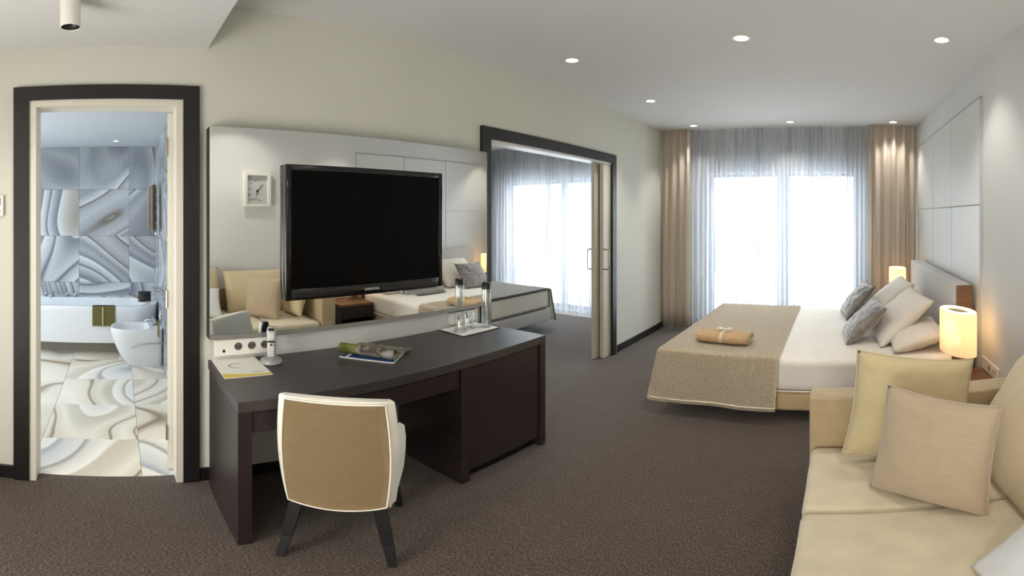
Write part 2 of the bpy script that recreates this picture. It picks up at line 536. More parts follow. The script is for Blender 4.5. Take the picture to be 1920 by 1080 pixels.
# window wall of the main room
bm = bmesh.new()
box(bm, XL, -1.77, YW, YW + 0.25, 0, H)
box(bm, -1.77, 0.30, YW, YW + 0.25, 2.12, H)
box(bm, 0.30, XR, YW, YW + 0.25, 0, H)
struct('wall_far', bm, M['paint'])
bm = bmesh.new()
box(bm, XB - 0.0, XL, YW, YW + 0.25, 0, H)
box(bm, R2X, -5.33, YW, YW + 0.25, 0, H)
box(bm, -5.33, -3.0, YW, YW + 0.25, 2.12, H)
box(bm, -3.0, XB, YW, YW + 0.25, 0, H)
struct('wall_second_room_far', bm, M['paint'])
bm = bmesh.new()
box(bm, R2X - 0.1, R2X, R2Y0, YW + 0.25, 0, H)
box(bm, R2X, XB, R2Y0 - 0.1, R2Y0, 0, H)
struct('wall_second_room_side', bm, M['paint'])
struct('wall_back', B(XL, XR + 0.1, YB - 0.1, YB, 0, H), M['paint_lamp_tint'])

# right wall with six panels set proud with shadow joints
wr = struct('wall_right', B(XR, XR + 0.12, YB, YW + 0.25, 0, H), M['paint'])
ys = [3.12, 3.93, 4.74, 5.55]
for i in range(3):
    for (z0, z1) in ((0.0, 1.612), (1.620, 2.405)):
        bm = B(XR - 0.014, XR + 0.002, ys[i] + 0.004, ys[i + 1] - 0.004, z0, z1, 0.002, 1)
        link('wall_panel', bm, M['panel'], wr)
struct('trim_1', B(XR - 0.016, XR + 0.001, ys[0] - 0.006, ys[0] + 0.002, 0, 2.412), M['rail'])
struct('trim_2', B(XR - 0.016, XR + 0.001, ys[0] - 0.006, ys[3], 2.407, 2.412), M['rail'])

# ceiling, with the lowered part near the bathroom
struct('ceiling', B(R2X - 0.1, XR + 0.12, YB - 0.1, YW + 0.25, H, H + 0.1), M['ceiling'])
struct('ceiling_lowered', B(XL, XR, YB, 0.455, 2.44, H), M['ceiling'])

# baseboards
struct('baseboard_left', B(XL, XL + 0.014, 4.44, YW, 0, 0.085, 0.003, 1), M['dark'])
struct('baseboard_doorway', B(XL, XL + 0.014, 0.41, 2.34, 0, 0.09, 0.003, 1), M['dark'])
struct('baseboard_back', B(XL, XL + 0.014, YB, -0.54, 0, 0.092, 0.003, 1), M['dark'])
struct('baseboard_right', B(XR - 0.014, XR, YB, 3.1, 0, 0.085, 0.003, 1), M['dark'])
struct('baseboard_far', B(XL, XR, YW - 0.014, YW, 0, 0.085, 0.003, 1), M['dark'])

# bathroom door: dark casing, cream lining, leaf swung inwards
bm = bmesh.new()
box(bm, XL, XL + 0.022, -0.542, -0.46, 0, 2.216)
box(bm, XL, XL + 0.022, 0.325, 0.409, 0, 2.216)
box(bm, XL, XL + 0.022, -0.46, 0.325, 2.14, 2.216)
d1 = struct('door_1', bm, M['dark'])
bm = bmesh.new()
box(bm, XB - 0.01, XL + 0.012, -0.46, -0.425, 0, 2.14)
box(bm, XB - 0.01, XL + 0.012, 0.29, 0.325, 0, 2.14)
box(bm, XB - 0.01, XL + 0.012, -0.425, 0.29, 2.105, 2.14)
link('door_lining', bm, M['cream'], d1)
# leaf: hinge at (XB, .285), swung past square
bm = B(-0.80, 0, -0.04, 0, 0.008, 2.10, 0.002, 1)
leaf = link('door_leaf', bm, M['cream'], d1, loc=(XB - 0.012, 0.300, 0))
leaf.rotation_euler = (0, 0, math.radians(-7.2))
for z in (0.22, 1.03, 1.86):
    bm = bmesh.new()
    box(bm, -0.034, 0.003, -0.046, -0.041, z, z + 0.10)
    tube(bm, [(0.004, -0.044, z), (0.004, -0.044, z + 0.10)], 0.006, 8)
    link('hinge', bm, M['steel'], leaf)
bm = bmesh.new()
tube(bm, [(-0.74, -0.05, 1.03), (-0.74, -0.085, 1.03), (-0.62, -0.085, 1.03)], 0.009, 8)
link('door_handle', bm, M['chrome'], leaf)

# sliding doors to the second bedroom
bm = bmesh.new()
box(bm, XL, XL + 0.024, 2.339, 2.433, 0, 2.195)
box(bm, XL, XL + 0.024, 4.30, 4.385, 0, 2.195)
box(bm, XL, XL + 0.024, 2.433, 4.30, 2.105, 2.195)
d2 = struct('door_2', bm, M['dark'])
bm = bmesh.new()
box(bm, XB - 0.006, XL + 0.004, 2.415, 2.433, 0, 2.12)
box(bm, XB - 0.006, XL + 0.004, 2.433, 4.37, 2.085, 2.12)
link('door_lining', bm, M['white'], d2)
bm = B(XB + 0.005, XB + 0.045, 4.08, 4.37, 0.006, 2.085, 0.002, 1)
dl = link('sliding_leaf', bm, M['leafpaint'], d2)
bm = B(XL - 0.052, XL - 0.008, 4.15, 4.37, 0.006, 2.085, 0.002, 1)
dl2 = link('sliding_leaf', bm, M['leafpaint'], d2)


def dhandle(x, dx, y, z0, z1):
    pts = [(x, y, z0), (x + dx * .6, y, z0)] + [(x + dx * .6 + dx * .4 * math.sin(a), y, z0 + abs(dx) * .4 * (1 - math.cos(a))) for a in (0.5, 1.0, 1.57)]
    pts += [(x + dx * .6 + dx * .4 * math.sin(a), y, z1 - abs(dx) * .4 * (1 - math.cos(a))) for a in (1.57, 1.0, 0.5)] + [(x + dx * .6, y, z1), (x, y, z1)]
    return tube(bmesh.new(), pts, 0.007, 8)


link('door_handle', dhandle(XB + 0.005, -0.05, 4.09, 0.98, 1.19), M['steel'], dl, smooth='all')
link('door_handle', dhandle(XL - 0.008, 0.075, 4.14, 0.98, 1.19), M['steel'], dl2, smooth='all')


# windows
def window(name, x0, x1, mx0, mx1, z1=2.12):
    y0, y1 = YW + 0.10, YW + 0.16
    root = struct(name, B(x0 - 0.0, x1, YW + 0.02, YW + 0.25, -0.005, 0.02), M['balcony'])
    for a, b in ((x0, (mx0 + mx1) / 2), ((mx0 + mx1) / 2, x1)):
        fw = (mx1 - mx0) / 2
        bm = bmesh.new()
        box(bm, a, a + fw, y0, y1, 0.02, z1)
        box(bm, b - fw, b, y0, y1, 0.02, z1)
        box(bm, a + fw, b - fw, y0, y1, 0.02, 0.10)
        box(bm, a + fw, b - fw, y0, y1, z1 - 0.05, z1)
        f = link('window_frame', bm, M['rail'], root)
        link('pane', B(a + fw, b - fw, y0 + 0.025, y0 + 0.031, 0.10, z1 - 0.05), M['glass'], f)


window('window_1', -1.77, 0.30, -0.81, -0.65)
window('window_2', -5.33, -3.0, -4.24, -4.10)

# balcony outside
struct('trim_3', B(-7.2, 1.6, YW + 0.25, 7.5, -0.12, -0.02), M['balcony'])
t = Thing('balcony_railing', 'light grey metal balcony railing outside the windows', 'railing', (-2.8, 7.4, -0.02))
t.part('handrail', B(-7.2, 1.6, 7.375, 7.425, 1.10, 1.14, 0.01), M['rail'])
t.part('lower_rail', B(-7.2, 1.6, 7.39, 7.41, 0.93, 0.95), M['rail'])
t.part('bottom_rail', B(-7.2, 1.6, 7.39, 7.41, 0.06, 0.08), M['rail'])
x = -7.1
me = None
while x < 1.6:
    if me is None:
        o = t.part('post', B(x - 0.02, x + 0.02, 7.38, 7.42, -0.02, 1.10), M['rail'])
        me = o.data; x0p = x
    else:
        o = bpy.data.objects.new('post', me); COL.objects.link(o); o.parent = t.e; o.location = (x - x0p, 0, 0)
    x += 1.25
me = None
x = -7.0
while x < 1.6:
    if me is None:
        o = t.part('baluster', B(x - 0.006, x + 0.006, 7.394, 7.406, 0.08, 0.93), M['rail'])
        me = o.data; x0p = x
    else:
        o = bpy.data.objects.new('baluster', me); COL.objects.link(o); o.parent = t.e; o.location = (x - x0p, 0, 0)
    x += 0.125


# ------------------------------------------------------------------ curtains
def curtain_bm(x0, x1, y, z0, z1, amp, pitch, seed, nz=10, spread=0.0, thick=0.0, res=10):
    rnd = random.Random(seed)
    n = max(2, int(round((x1 - x0) / pitch)))
    w_ = [rnd.uniform(0.6, 1.4) for _ in range(n)]
    s = sum(w_)
    xs = [0]
    for q in w_: xs.append(xs[-1] + q / s)
    am = [rnd.uniform(0.65, 1.2) * amp for _ in range(n)]
    cols = []
    for k in range(n):
        for i in range(res):
            f = i / res
            cols.append((xs[k] + (xs[k + 1] - xs[k]) * f, am[k] * math.sin(2 * PI * f), k))
    cols.append((1.0, 0.0, n - 1))
    bm = bmesh.new()
    rows = []
    for j in range(nz + 1):
        v = j / nz
        z = z0 + (z1 - z0) * v
        row = []
        for (u, a, k) in cols:
            nn = noise.noise(Vector((u * 9 + seed, v * 1.6, seed)))
            gather = 0.55 + 0.45 * (1 - v) ** 0.6
            xx = x0 + (x1 - x0) * u + spread * (1 - v) * (u - 0.5) + 0.012 * nn * (1 - v)
            row.append(bm.verts.new((xx, y + a * gather + 0.01 * nn, z)))
        rows.append(row)
    for j in range(nz):
        for i in range(len(cols) - 1):
            bm.faces.new((rows[j][i], rows[j][i + 1], rows[j + 1][i + 1], rows[j + 1][i]))
    if thick:
        bmesh.ops.solidify(bm, geom=bm.faces[:], thickness=thick)
    return bm


def curtain(name, label, x0, x1, y, z0, z1, amp, pitch, seed, m, group, thick=0.0, spread=0.0, res=10):
    o = link(name, curtain_bm(x0, x1, y, z0, z1, amp, pitch, seed, thick=thick, spread=spread, res=res), m, smooth='all',
             label=label, cat='curtain', group=group)
    return o


curtain('drape', 'taupe full-length drape at left of the main window', XL + 0.02, -1.90, 5.72, 0.03, 2.698, 0.06, 0.10, 3, M['drape'], 'drapes', 0.003, 0.02)
curtain('drape', 'taupe full-length drape at right of the main window beside the bed', 0.40, XR - 0.03, 5.72, 0.03, 2.698, 0.055, 0.11, 5, M['drape'], 'drapes', 0.003)
curtain('sheer_curtain', 'white sheer curtain over left half of the main window', -2.0, -0.60, 5.84, 0.02, 2.698, 0.030, 0.065, 11, M['sheer'], 'sheers', res=8)
curtain('sheer_curtain', 'white sheer curtain over right half of the main window', -0.62, 0.55, 5.85, 0.02, 2.698, 0.030, 0.065, 12, M['sheer'], 'sheers', res=8)
curtain('drape', 'grey beige drape at far left of the window in the second bedroom', -6.1, -5.55, 5.72, 0.03, 2.698, 0.045, 0.1, 21, M['drape'], 'drapes', 0.003)
curtain('sheer_curtain', 'white sheer curtain on window seen through the sliding doorway, left half', -5.75, -4.15, 5.84, 0.02, 2.698, 0.030, 0.07, 22, M['sheer'], 'sheers', res=8)
curtain('sheer_curtain', 'white sheer curtain on window seen through the sliding doorway, right half', -4.17, -2.75, 5.85, 0.02, 2.698, 0.030, 0.07, 23, M['sheer'], 'sheers', res=8)



# ------------------------------------------------------------------ lamps in the ceiling
def spot(name, loc, power, col, angle=150, blend=0.8, size=0.05, aim=None):
    l = bpy.data.lights.new(name, 'SPOT')
    l.energy = power; l.color = col[:3]
    l.spot_size = math.radians(angle); l.spot_blend = blend
    l.shadow_soft_size = size
    o = bpy.data.objects.new(name, l)
    o.location = loc
    if aim: o.rotation_euler = (Vector(aim) - Vector(loc)).to_track_quat('-Z', 'Y').to_euler()
    COL.objects.link(o)
    return o


def downlight(x, y, label, z=H, glow='glow', r=0.045):
    t = Thing('ceiling_light', label, 'light', (x, y, z), group='recessed ceiling lights')
    bm = bmesh.new()
    lathe(bm, [(r, -0.001), (r + 0.012, -0.001), (r + 0.012, -0.006), (r, -0.006), (r, -0.001)], (x, y, z), 24, cap=False)
    t.part('trim_ring', bm, M['white'])
    bm = bmesh.new()
    lathe(bm, [(r, -0.0045), (r * 0.5, -0.004), (0.001, -0.004)], (x, y, z), 24)
    t.part('diffuser', bm, M[glow])
    return t


for x, y, lb in ((-1.795, 2.74, 'round recessed ceiling light nearest the sliding doorway frame'),
                 (-0.59, 2.77, 'middle round recessed ceiling light of the nearer row'),
                 (0.65, 2.79, 'round recessed ceiling light nearest the panelled right wall'),
                 (-1.79, 4.14, 'lone round recessed ceiling light between nearer and far rows'),
                 (-1.785, 5.50, 'left round ceiling light in the row by the curtains'),
                 (-0.57, 5.52, 'middle round ceiling light in the row by the curtains'),
                 (0.68, 5.52, 'right round ceiling light in the row by the curtains')):
    downlight(x, y, lb)
    far = y > 5
    spot('ceiling_or_fill_spot', (x, y, H - 0.03), P_DOWN * (0.85 if far else 0.62 if x > 0.5 else 1.0), WARM if x > -1 else NEUT, 98, blend=0.7)
# added fill spots behind the camera and above the sofa, out of view
for x, y in ((-1.2, -1.1), (0.3, -1.1), (0.62, 1.35)):
    spot('ceiling_or_fill_spot', (x, y, (2.44 if y < 0.455 else H) - 0.03), P_DOWN * (0.9 if y < 0 else 0.75), WARM, 160)

# surface-mounted cylinder spot
cx, cy = -1.74, -0.187
t = Thing('cylinder_spot_light', 'white cylindrical spot light under the lowered ceiling', 'light', (cx, cy, 2.44))
bm = bmesh.new()
lathe(bm, [(0.020, 2.335), (0.034, 2.322), (0.037, 2.300), (0.040, 2.302), (0.040, 2.436), (0.036, 2.4398), (0.001, 2.4398)], (cx, cy, 0), 32, cap=False)
t.part('housing', bm, M['white'], smooth=40)
bm = bmesh.new()
lathe(bm, [(0.0365, 2.303), (0.033, 2.322), (0.020, 2.334), (0.001, 2.334)], (cx, cy, 0), 32, cap=False)
t.part('reflector', bm, M['black'], smooth='all', label='black reflector')
bm = bmesh.new()
lathe(bm, [(0.001, 2.326), (0.016, 2.326), (0.018, 2.333), (0.001, 2.333)], (cx, cy, 0), 24)
t.part('bulb', bm, M['glow'], smooth='all')
spot('spot_lamp', (cx, cy, 2.295), 12, WARM, 130)

# thermostat at the left edge
t = Thing('thermostat', 'white wall thermostat with small display left of the bathroom door', 'thermostat', (XL, -0.64, 1.53))
t.part('housing', B(XL, XL + 0.02, -0.685, -0.597, 1.534, 1.641, 0.004), M['white'])
t.part('display', B(XL + 0.019, XL + 0.022, -0.672, -0.612, 1.59, 1.628), M['socket_grey'])
t.part('button', B(XL + 0.019, XL + 0.024, -0.632, -0.612, 1.55, 1.565, 0.002), M['silver'])
t.part('button', B(XL + 0.019, XL + 0.024, -0.668, -0.648, 1.55, 1.565, 0.002), M['silver'])

# ------------------------------------------------------------------ mirror and TV
XM = -2.23
t = Thing('wall_mirror', 'huge frameless wall mirror panel behind the television', 'mirror', (XL, 1.38, 0.90))
t.part('backing', B(XL + 0.001, XM - 0.004, 0.447, 2.312, 0.90, 1.987), M['dark'])
t.part('mirror_glass', B(XM - 0.004, XM, 0.447, 2.312, 0.925, 1.987), M['mirror'])
t.part('bevel_strip', B(XM - 0.004, XM, 0.447, 2.312, 0.90, 0.9247), M['mirror_edge'])
t.part('edge_strip', B(XM - 0.004, XM + 0.0005, 2.3125, 2.318, 0.90, 1.987), M['mirror_edge'])

t = Thing('desk_back_panel', 'white panel on the wall between desk and mirror', 'panel', (XL, 1.36, 0.1))
t.part('board', B(XL + 0.015, XL + 0.045, 0.478, 2.27, 0.10, 0.90), M['panel'])

TY0, TY1, TZ0, TZ1, TX = 0.833, 1.868, 1.092, 1.803, -2.185
t = Thing('television', 'black flat television mounted on the mirror', 'television', (XM, 1.35, TZ0))
bm = bmesh.new()
b_ = 0.032
for q in ((TY0, TY0 + b_, TZ0, TZ1), (TY1 - b_, TY1, TZ0, TZ1), (TY0 + b_, TY1 - b_, TZ1 - b_, TZ1), (TY0 + b_, TY1 - b_, TZ0, TZ0 + 0.06)):
    box(bm, XM + 0.001, TX, *q, 0.004, 2)
t.part('bezel', bm, M['bezel'], smooth=40)
t.part('screen', B(TX - 0.028, TX - 0.006, TY0 + b_ - 0.002, TY1 - b_ + 0.002, TZ0 + 0.058, TZ1 - b_ + 0.002), M['screen'])
t.part('back_cover', B(XM + 0.001, TX - 0.03, TY0 + 0.033, TY1 - 0.033, TZ0 + 0.062, TZ1 - 0.033), M['black'])
# maker's name, in small capitals
fc = bpy.data.curves.new('logo', 'FONT')
fc.body = 'SAMSUNG'; fc.size = 0.021; fc.extrude = 0.0006; fc.align_x = 'CENTER'; fc.align_y = 'CENTER'
fo = bpy.data.objects.new('lettering', fc)
COL.objects.link(fo)
bpy.context.view_layer.update()
lm = bpy.data.meshes.new_from_object(fo.evaluated_get(bpy.context.evaluated_depsgraph_get()))
bpy.data.objects.remove(fo)
lm.materials.clear(); lm.materials.append(M['letter'])
lo_ = bpy.data.objects.new('lettering', lm)
COL.objects.link(lo_)
lo_.parent = t.e
lo_.rotation_euler = (PI / 2, 0, PI / 2)
lo_.location = (TX + 0.001 - XM, 0.0, 0.030)
lo_['label'] = 'silver lettering'
t.part('connector_strip', B(XM + 0.004, XM + 0.030, 1.60, 1.835, TZ0 - 0.034, TZ0 - 0.004, 0.003), M['silver'], label='silver connector strip under the screen')


# ------------------------------------------------------------------ desk
DZ, DX0, DX1, DY0, DY1 = 0.78, XL + 0.047, -1.685, 0.447, 2.275
t = Thing('desk', 'long dark wenge desk with drawer and cabinet end', 'desk', ((DX0 + DX1) / 2, 1.36, 0))
t.part('desk_top', B(DX0 + .0, DX1, DY0, DY1, DZ - 0.05, DZ, 0.002, 1), M['wenge_top'])
t.part('left_panel', B(DX0 + 0.03, DX1 - .001, DY0 + 0.0005, DY0 + 0.058, 0, DZ - 0.0502, 0.002, 1), M['wenge'])
t.part('right_panel', B(DX0 + 0.03, DX1 - .001, DY1 - 0.052, DY1 - 0.0005, 0, DZ - 0.0502, 0.002, 1), M['wenge'])
t.part('divider', B(DX0 + 0.03, DX1 - .001, 1.57, 1.625, 0, DZ - 0.0502, 0.002, 1), M['wenge'])
d = t.part('drawer', B(DX0 + 0.1, DX1 - 0.014, DY0 + 0.062, 1.566, 0.622, DZ - 0.056, 0.002, 1), M['wenge'])
t.part('cabinet_door', B(DX1 - 0.036, DX1 - 0.014, 1.629, DY1 - 0.056, 0.07, DZ - 0.056, 0.002, 1), M['wenge'])
t.part('cabinet_side', B(DX0 + 0.03, DX1 - 0.04, 1.629, DY1 - 0.056, 0.07, 0.09), M['wenge'])
t.part('toe_kick', B(DX1 - 0.075, DX1 - 0.055, 1.629, DY1 - 0.056, 0, 0.068), M['black'])


def rounded_rect(x0, x1, y0, y1, r, n=4):
    return (arc(x1 - r, y1 - r, r, 0, 90, n) + arc(x0 + r, y1 - r, r, 90, 180, n) +
            arc(x0 + r, y0 + r, r, 180, 270, n) + arc(x1 - r, y0 + r, r, 270, 360, n))


# socket strips under the mirror
def sockets(y0, y1, zs0, zs1, label, centers, usb):
    t = Thing('socket_strip', label, 'socket', (XL + 0.045, (y0 + y1) / 2, zs0), group='socket strips on the desk back panel')
    xx = XL + 0.0455
    t.part('plate', B(xx, xx + 0.035, y0, y1, zs0, zs1, 0.004), M['white'])
    for yy in centers:
        bm = bmesh.new()
        rr = 0.021
        rings = []
        for r, dx in ((rr, 0.0352), (rr, 0.0368), (rr * 0.85, 0.0368), (rr * 0.8, 0.0356), (0.001, 0.0356)):
            rings.append([(xx + dx, yy + r * math.cos(a * PI / 12), (zs0 + zs1) / 2 + 0.004 + r * math.sin(a * PI / 12)) for a in range(24)])
        loft(bm, rings, False)
        so = t.part('socket', bm, M['socket_grey'])
        for s_ in (-1, 1):
            bm = bmesh.new()
            tube(bm, [(xx + 0.0352, yy + s_ * 0.0075, (zs0 + zs1) / 2 + 0.004), (xx + 0.038, yy + s_ * 0.0075, (zs0 + zs1) / 2 + 0.004)], 0.0028, 8)
            t.part('pin_hole', bm, M['black'], sub=so)
    for yy in usb:
        t.part('data_port', B(xx + 0.034, xx + 0.0362, yy - 0.006, yy + 0.006, zs0 + 0.02, zs0 + 0.036), M['black'])


sockets(0.476, 0.765, 0.806, 0.896, 'white socket strip at left end below the mirror', [0.597, 0.668, 0.738], [0.522])
sockets(1.99, 2.235, 0.806, 0.885, 'white socket strip behind the glasses tray', [2.06, 2.13], [])

# ------------------------------------------------------------------ things on the desk
E_ = 0.0006
# leaflet
t = Thing('leaflet', 'white and yellow leaflet with black arc lying on the desk', 'leaflet', (-2.13, 0.575, DZ))
t.part('sheet', B(-2.275, -1.968, 0.463, 0.688, DZ, DZ + 0.004), M['paper'])
bm = bmesh.new()
n_ = 24
lo = [(-1.9685, 0.4635 + 0.224 * i / n_) for i in range(n_ + 1)]
hi = [(-2.032 + 0.040 * (i / n_) ** 1.0 + 0.010 * math.sin(i / n_ * 3.0), 0.4635 + 0.224 * i / n_) for i in range(n_, -1, -1)]
prism(bm, lo + hi, DZ + 0.004, DZ + 0.0046)
t.part('yellow_band', bm, M['paper_yellow'])
bm = bmesh.new()
cxx, cyy = -2.135, 0.565
out_, in_ = [], []
for i in range(25):
    a = math.radians(50 + 230 * i / 24)
    wv = 0.0035 * math.sin(PI * i / 24) + 0.0008
    # the letter C opens towards +Y (to the right in the picture)
    dy, dx = math.cos(a), -math.sin(a)
    out_.append((cxx + dx * (0.033 + wv), cyy + dy * (0.040 + wv)))
    in_.append((cxx + dx * 0.033, cyy + dy * 0.040))
prism(bm, out_ + in_[::-1], DZ + 0.004, DZ + 0.0046)
t.part('black_arc', bm, M['ink'], label='thin black C-shaped arc')
t.part('gold_text', B(-2.025, -2.019, 0.61, 0.66, DZ + 0.004, DZ + 0.0045), M['ink_gold'])

# cordless telephone
t = Thing('cordless_phone', 'silver cordless telephone standing in its charging base', 'telephone', (-2.15, 0.742, DZ), math.radians(66), local=True)
bm = bmesh.new()
prof = [(0.062, 0.0), (0.064, 0.006), (0.060, 0.016), (0.046, 0.026), (0.030, 0.030), (0.001, 0.031)]
lathe(bm, prof, (0, 0, 0), 32, 0.9, 1.0)
t.part('charging_base', bm, M['silver'], smooth='all')
bm = bmesh.new()
loft(bm, [[(x_, y_ + yy, zz) for x_, y_ in rounded_rect(-w_, w_, -d_, d_, 0.008)] for zz, yy, w_, d_ in
          ((0.020, 0.000, 0.020, 0.010), (0.06, 0.004, 0.021, 0.011), (0.12, 0.012, 0.0225, 0.012), (0.165, 0.018, 0.024, 0.013), (0.186, 0.021, 0.020, 0.011), (0.190, 0.0215, 0.012, 0.007))])
hs = t.part('handset', bm, M['silver'], smooth=50)
bm = bmesh.new()
loft(bm, [[(x_, y_ + yy, zz) for x_, y_ in rounded_rect(-w_, w_, -0.004, 0.004, 0.003)] for zz, yy, w_ in
          ((0.022, 0.011, 0.019), (0.10, 0.021, 0.0215), (0.165, 0.031, 0.023), (0.185, 0.033, 0.019))])
t.part('back_shell', bm, M['black'], sub=hs, label='black back shell')
t.part('earpiece', B(-0.015, 0.015, 0.0015, 0.010, 0.168, 0.182, 0.002, 1), M['black'], sub=hs)
t.part('display', B(-0.015, 0.015, -0.0015, 0.006, 0.128, 0.158, 0.002, 1), mat('phone display', '#c9cfc9', 0.2), sub=hs)
t.part('button_band', B(-0.019, 0.019, -0.0045, 0.004, 0.108, 0.117, 0.002, 1), M['black'], sub=hs)
bm = bmesh.new()
tube(bm, [(0, -0.0065, 0.098), (0, -0.010, 0.098)], 0.005, 10)
t.part('navigation_key', bm, M['black'], sub=hs)
for r_ in range(4):
    for c_ in range(3):
        yy = -0.0075 + (0.085 - r_ * 0.013 - 0.05) * 0.09
        t.part('key', B(-0.0155 + c_ * 0.011, -0.0065 + c_ * 0.011, yy - 0.004, yy + 0.002, 0.078 - r_ * 0.013, 0.086 - r_ * 0.013, 0.001, 1), M['white'], sub=hs)

# magazines
t = Thing('magazine', 'blue covered magazine lying under the rolled one', 'magazine', (-2.05, 1.28, DZ))
c4 = [(-2.095, 1.095), (-1.858, 1.272), (-1.975, 1.42), (-2.205, 1.25)]
bm = bmesh.new(); prism(bm, c4, DZ, DZ + 0.006)
t.part('pages', bm, M['paper'])
sh4 = [((x_ + 2.04) * 0.985 - 2.04, (y_ - 1.285) * 0.985 + 1.285) for x_, y_ in c4]
bm = bmesh.new(); prism(bm, sh4, DZ + 0.006, DZ + 0.0068)
t.part('cover', bm, M['blue'])
bm = bmesh.new(); prism(bm, [(-2.075, 1.120), (-2.062, 1.130), (-2.10, 1.18), (-2.113, 1.17)], DZ + 0.0068, DZ + 0.0074)
t.part('title_band', bm, M['paper'])
t = Thing('magazine', 'open magazine with half its pages rolled into a tube', 'magazine', (-2.05, 1.33, DZ + 0.0075))
ax0, ax1 = Vector((-2.16, 1.14, 0)), Vector((-1.885, 1.30, 0))
ad = (ax1 - ax0).normalized(); an = Vector((-ad.y, ad.x, 0))       # away from the camera side
if an.x > 0: an = -an
L_ = (ax1 - ax0).length
r0 = 0.029
bm = bmesh.new()


def roll(u, v):
    # v 0..0.55 spiral, then the flat sheet running away from the roll
    if v < 0.55:
        a = -PI / 2 - (0.55 - v) / 0.55 * 2.6 * PI
        rr = r0 - 0.0035 * (0.55 - v) / 0.55 * 2.6
        off, zz = rr * math.cos(a), r0 + rr * math.sin(a)
    else:
        f = (v - 0.55) / 0.45
        off, zz = f * 0.225, 0.001 + 0.006 * math.sin(f * PI)
    p = ax0 + ad * (L_ * u) + an * off
    return (p.x, p.y, DZ + 0.0082 + zz)


grid(bm, roll, 12, 60)
bmesh.ops.solidify(bm, geom=bm.faces[:], thickness=0.0022)
t.part('pages', bm, M['magazine'], smooth=50)

# tray with bottle and glasses
t = Thing('tray', 'cream rectangular tray under the bottle and glasses', 'tray', (-2.15, 2.07, DZ))
bm = B(-2.255, -2.035, 1.905, 2.225, DZ, DZ + 0.008, 0.003, 2)
t.part('plate', bm, M['paper'])
t.part('rim', B(-2.262, -2.028, 1.898, 2.232, DZ, DZ + 0.0045, 0.002, 1), M['wenge'])
TZ = DZ + 0.008
t = Thing('water_bottle', 'clear glass water bottle with black cap on the tray', 'bottle', (-2.10, 2.175, TZ), local=True)
bm = bmesh.new()
lathe(bm, [(0.001, 0.0), (0.031, 0.0), (0.033, 0.006), (0.033, 0.255), (0.030, 0.266), (0.027, 0.268)], n=32, cap=False)
t.part('body', bm, M['tumbler'], smooth='all')
bm = bmesh.new(); lathe(bm, [(0.001, 0.004), (0.029, 0.004), (0.029, 0.225), (0.001, 0.225)], n=24)
t.part('water', bm, M['tumbler'], smooth=50)
bm = bmesh.new(); lathe(bm, [(0.001, 0.262), (0.031, 0.262), (0.031, 0.302), (0.028, 0.305), (0.001, 0.305)], n=32)
t.part('cap', bm, M['black'], smooth=50)


def tumbler(x, y, label):
    t = Thing('water_glass', label, 'glass', (x, y, TZ), group='upturned water glasses', local=True)
    bm = bmesh.new()
    lathe(bm, [(0.041, 0.0), (0.037, 0.112), (0.033, 0.118), (0.001, 0.118)], n=32, cap=False)
    t.part('bowl', bm, M['tumbler'], smooth=50)
    bm = bmesh.new()
    lathe(bm, [(0.0415, 0.0), (0.043, 0.0), (0.043, 0.003), (0.0415, 0.003), (0.0415, 0.0)], n=32, cap=False)
    t.part('rim', bm, M['chrome'])
    bm = bmesh.new()
    lathe(bm, [(0.001, 0.109), (0.034, 0.109), (0.034, 0.117), (0.001, 0.117)], n=32)
    t.part('thick_base', bm, M['tumbler'], smooth=50)


tumbler(-2.125, 1.965, 'upturned water glass at the near left end of the tray')
tumbler(-2.155, 2.065, 'upturned water glass in the middle of the tray beside the bottle')

# ------------------------------------------------------------------ chair
t = Thing('desk_chair', 'beige upholstered armchair pulled up to the desk', 'chair', (-1.656, 0.903, 0), math.radians(52), local=True)
CH = -0.27
rings = []
for i in range(13):
    v = i / 12
    z = 0.328 + 0.515 * v
    bulge = math.sin(PI * (0.08 + 0.84 * v))
    wr_ = 0.180 + 0.022 * bulge
    wf = wr_ + 0.026
    rake = -0.05 * v
    sag = 0.0
    ring = []
    for (x_, y_) in ((-wr_, 0.0), (-wr_ * 0.5, -0.010), (0, -0.014), (wr_ * 0.5, -0.010), (wr_, 0.0), (wf, 0.055), (wf * 0.95, 0.10), (0, 0.085), (-wf * 0.95, 0.10), (-wf, 0.055)):
        zz = z
        if i == 0: zz -= 0.022 * (1 - (x_ / wr_) ** 2) if abs(x_) < wr_ else 0
        if y_ > 0.02: y_ = 0.01 + (y_ - 0.01) * (1 - 0.62 * v)
        ring.append((x_, CH + 0.03 + y_ + rake, zz))
    rings.append(ring)
top = [(x_ * 0.96, y_ + 0.0, z_ + 0.008) for x_, y_, z_ in rings[-1]]
cxm = sum(p[1] for p in top) / len(top)
top = [(p[0], cxm + (p[1] - cxm) * 0.75, p[2]) for p in top]
rings.append(top)
bm = bmesh.new(); loft(bm, rings)
bk = t.part('backrest', bm, M['chair_side'], smooth=50)
# rear upholstery panel, its shade painted as tan, set on the back of the rest
def rearp(u, v):
    z = 0.330 + 0.512 * v
    bulge = math.sin(PI * (0.08 + 0.84 * v))
    wr_ = 0.180 + 0.022 * bulge - 0.004
    s_ = -1 + 2 * u
    y_ = -0.014 * (1 - s_ * s_) - 0.004
    zz = z - (0.022 * (1 - s_ * s_) if v == 0 else 0)
    return (wr_ * s_, CH + 0.03 + y_ - 0.05 * v, zz)


bm = bmesh.new(); grid(bm, rearp, 12, 24)
bmesh.ops.solidify(bm, geom=bm.faces[:], thickness=-0.003)
t.part('rear_panel', bm, M['chair_rear_shaded'], sub=bk, smooth='all', label='rear upholstery panel tinted for shade')
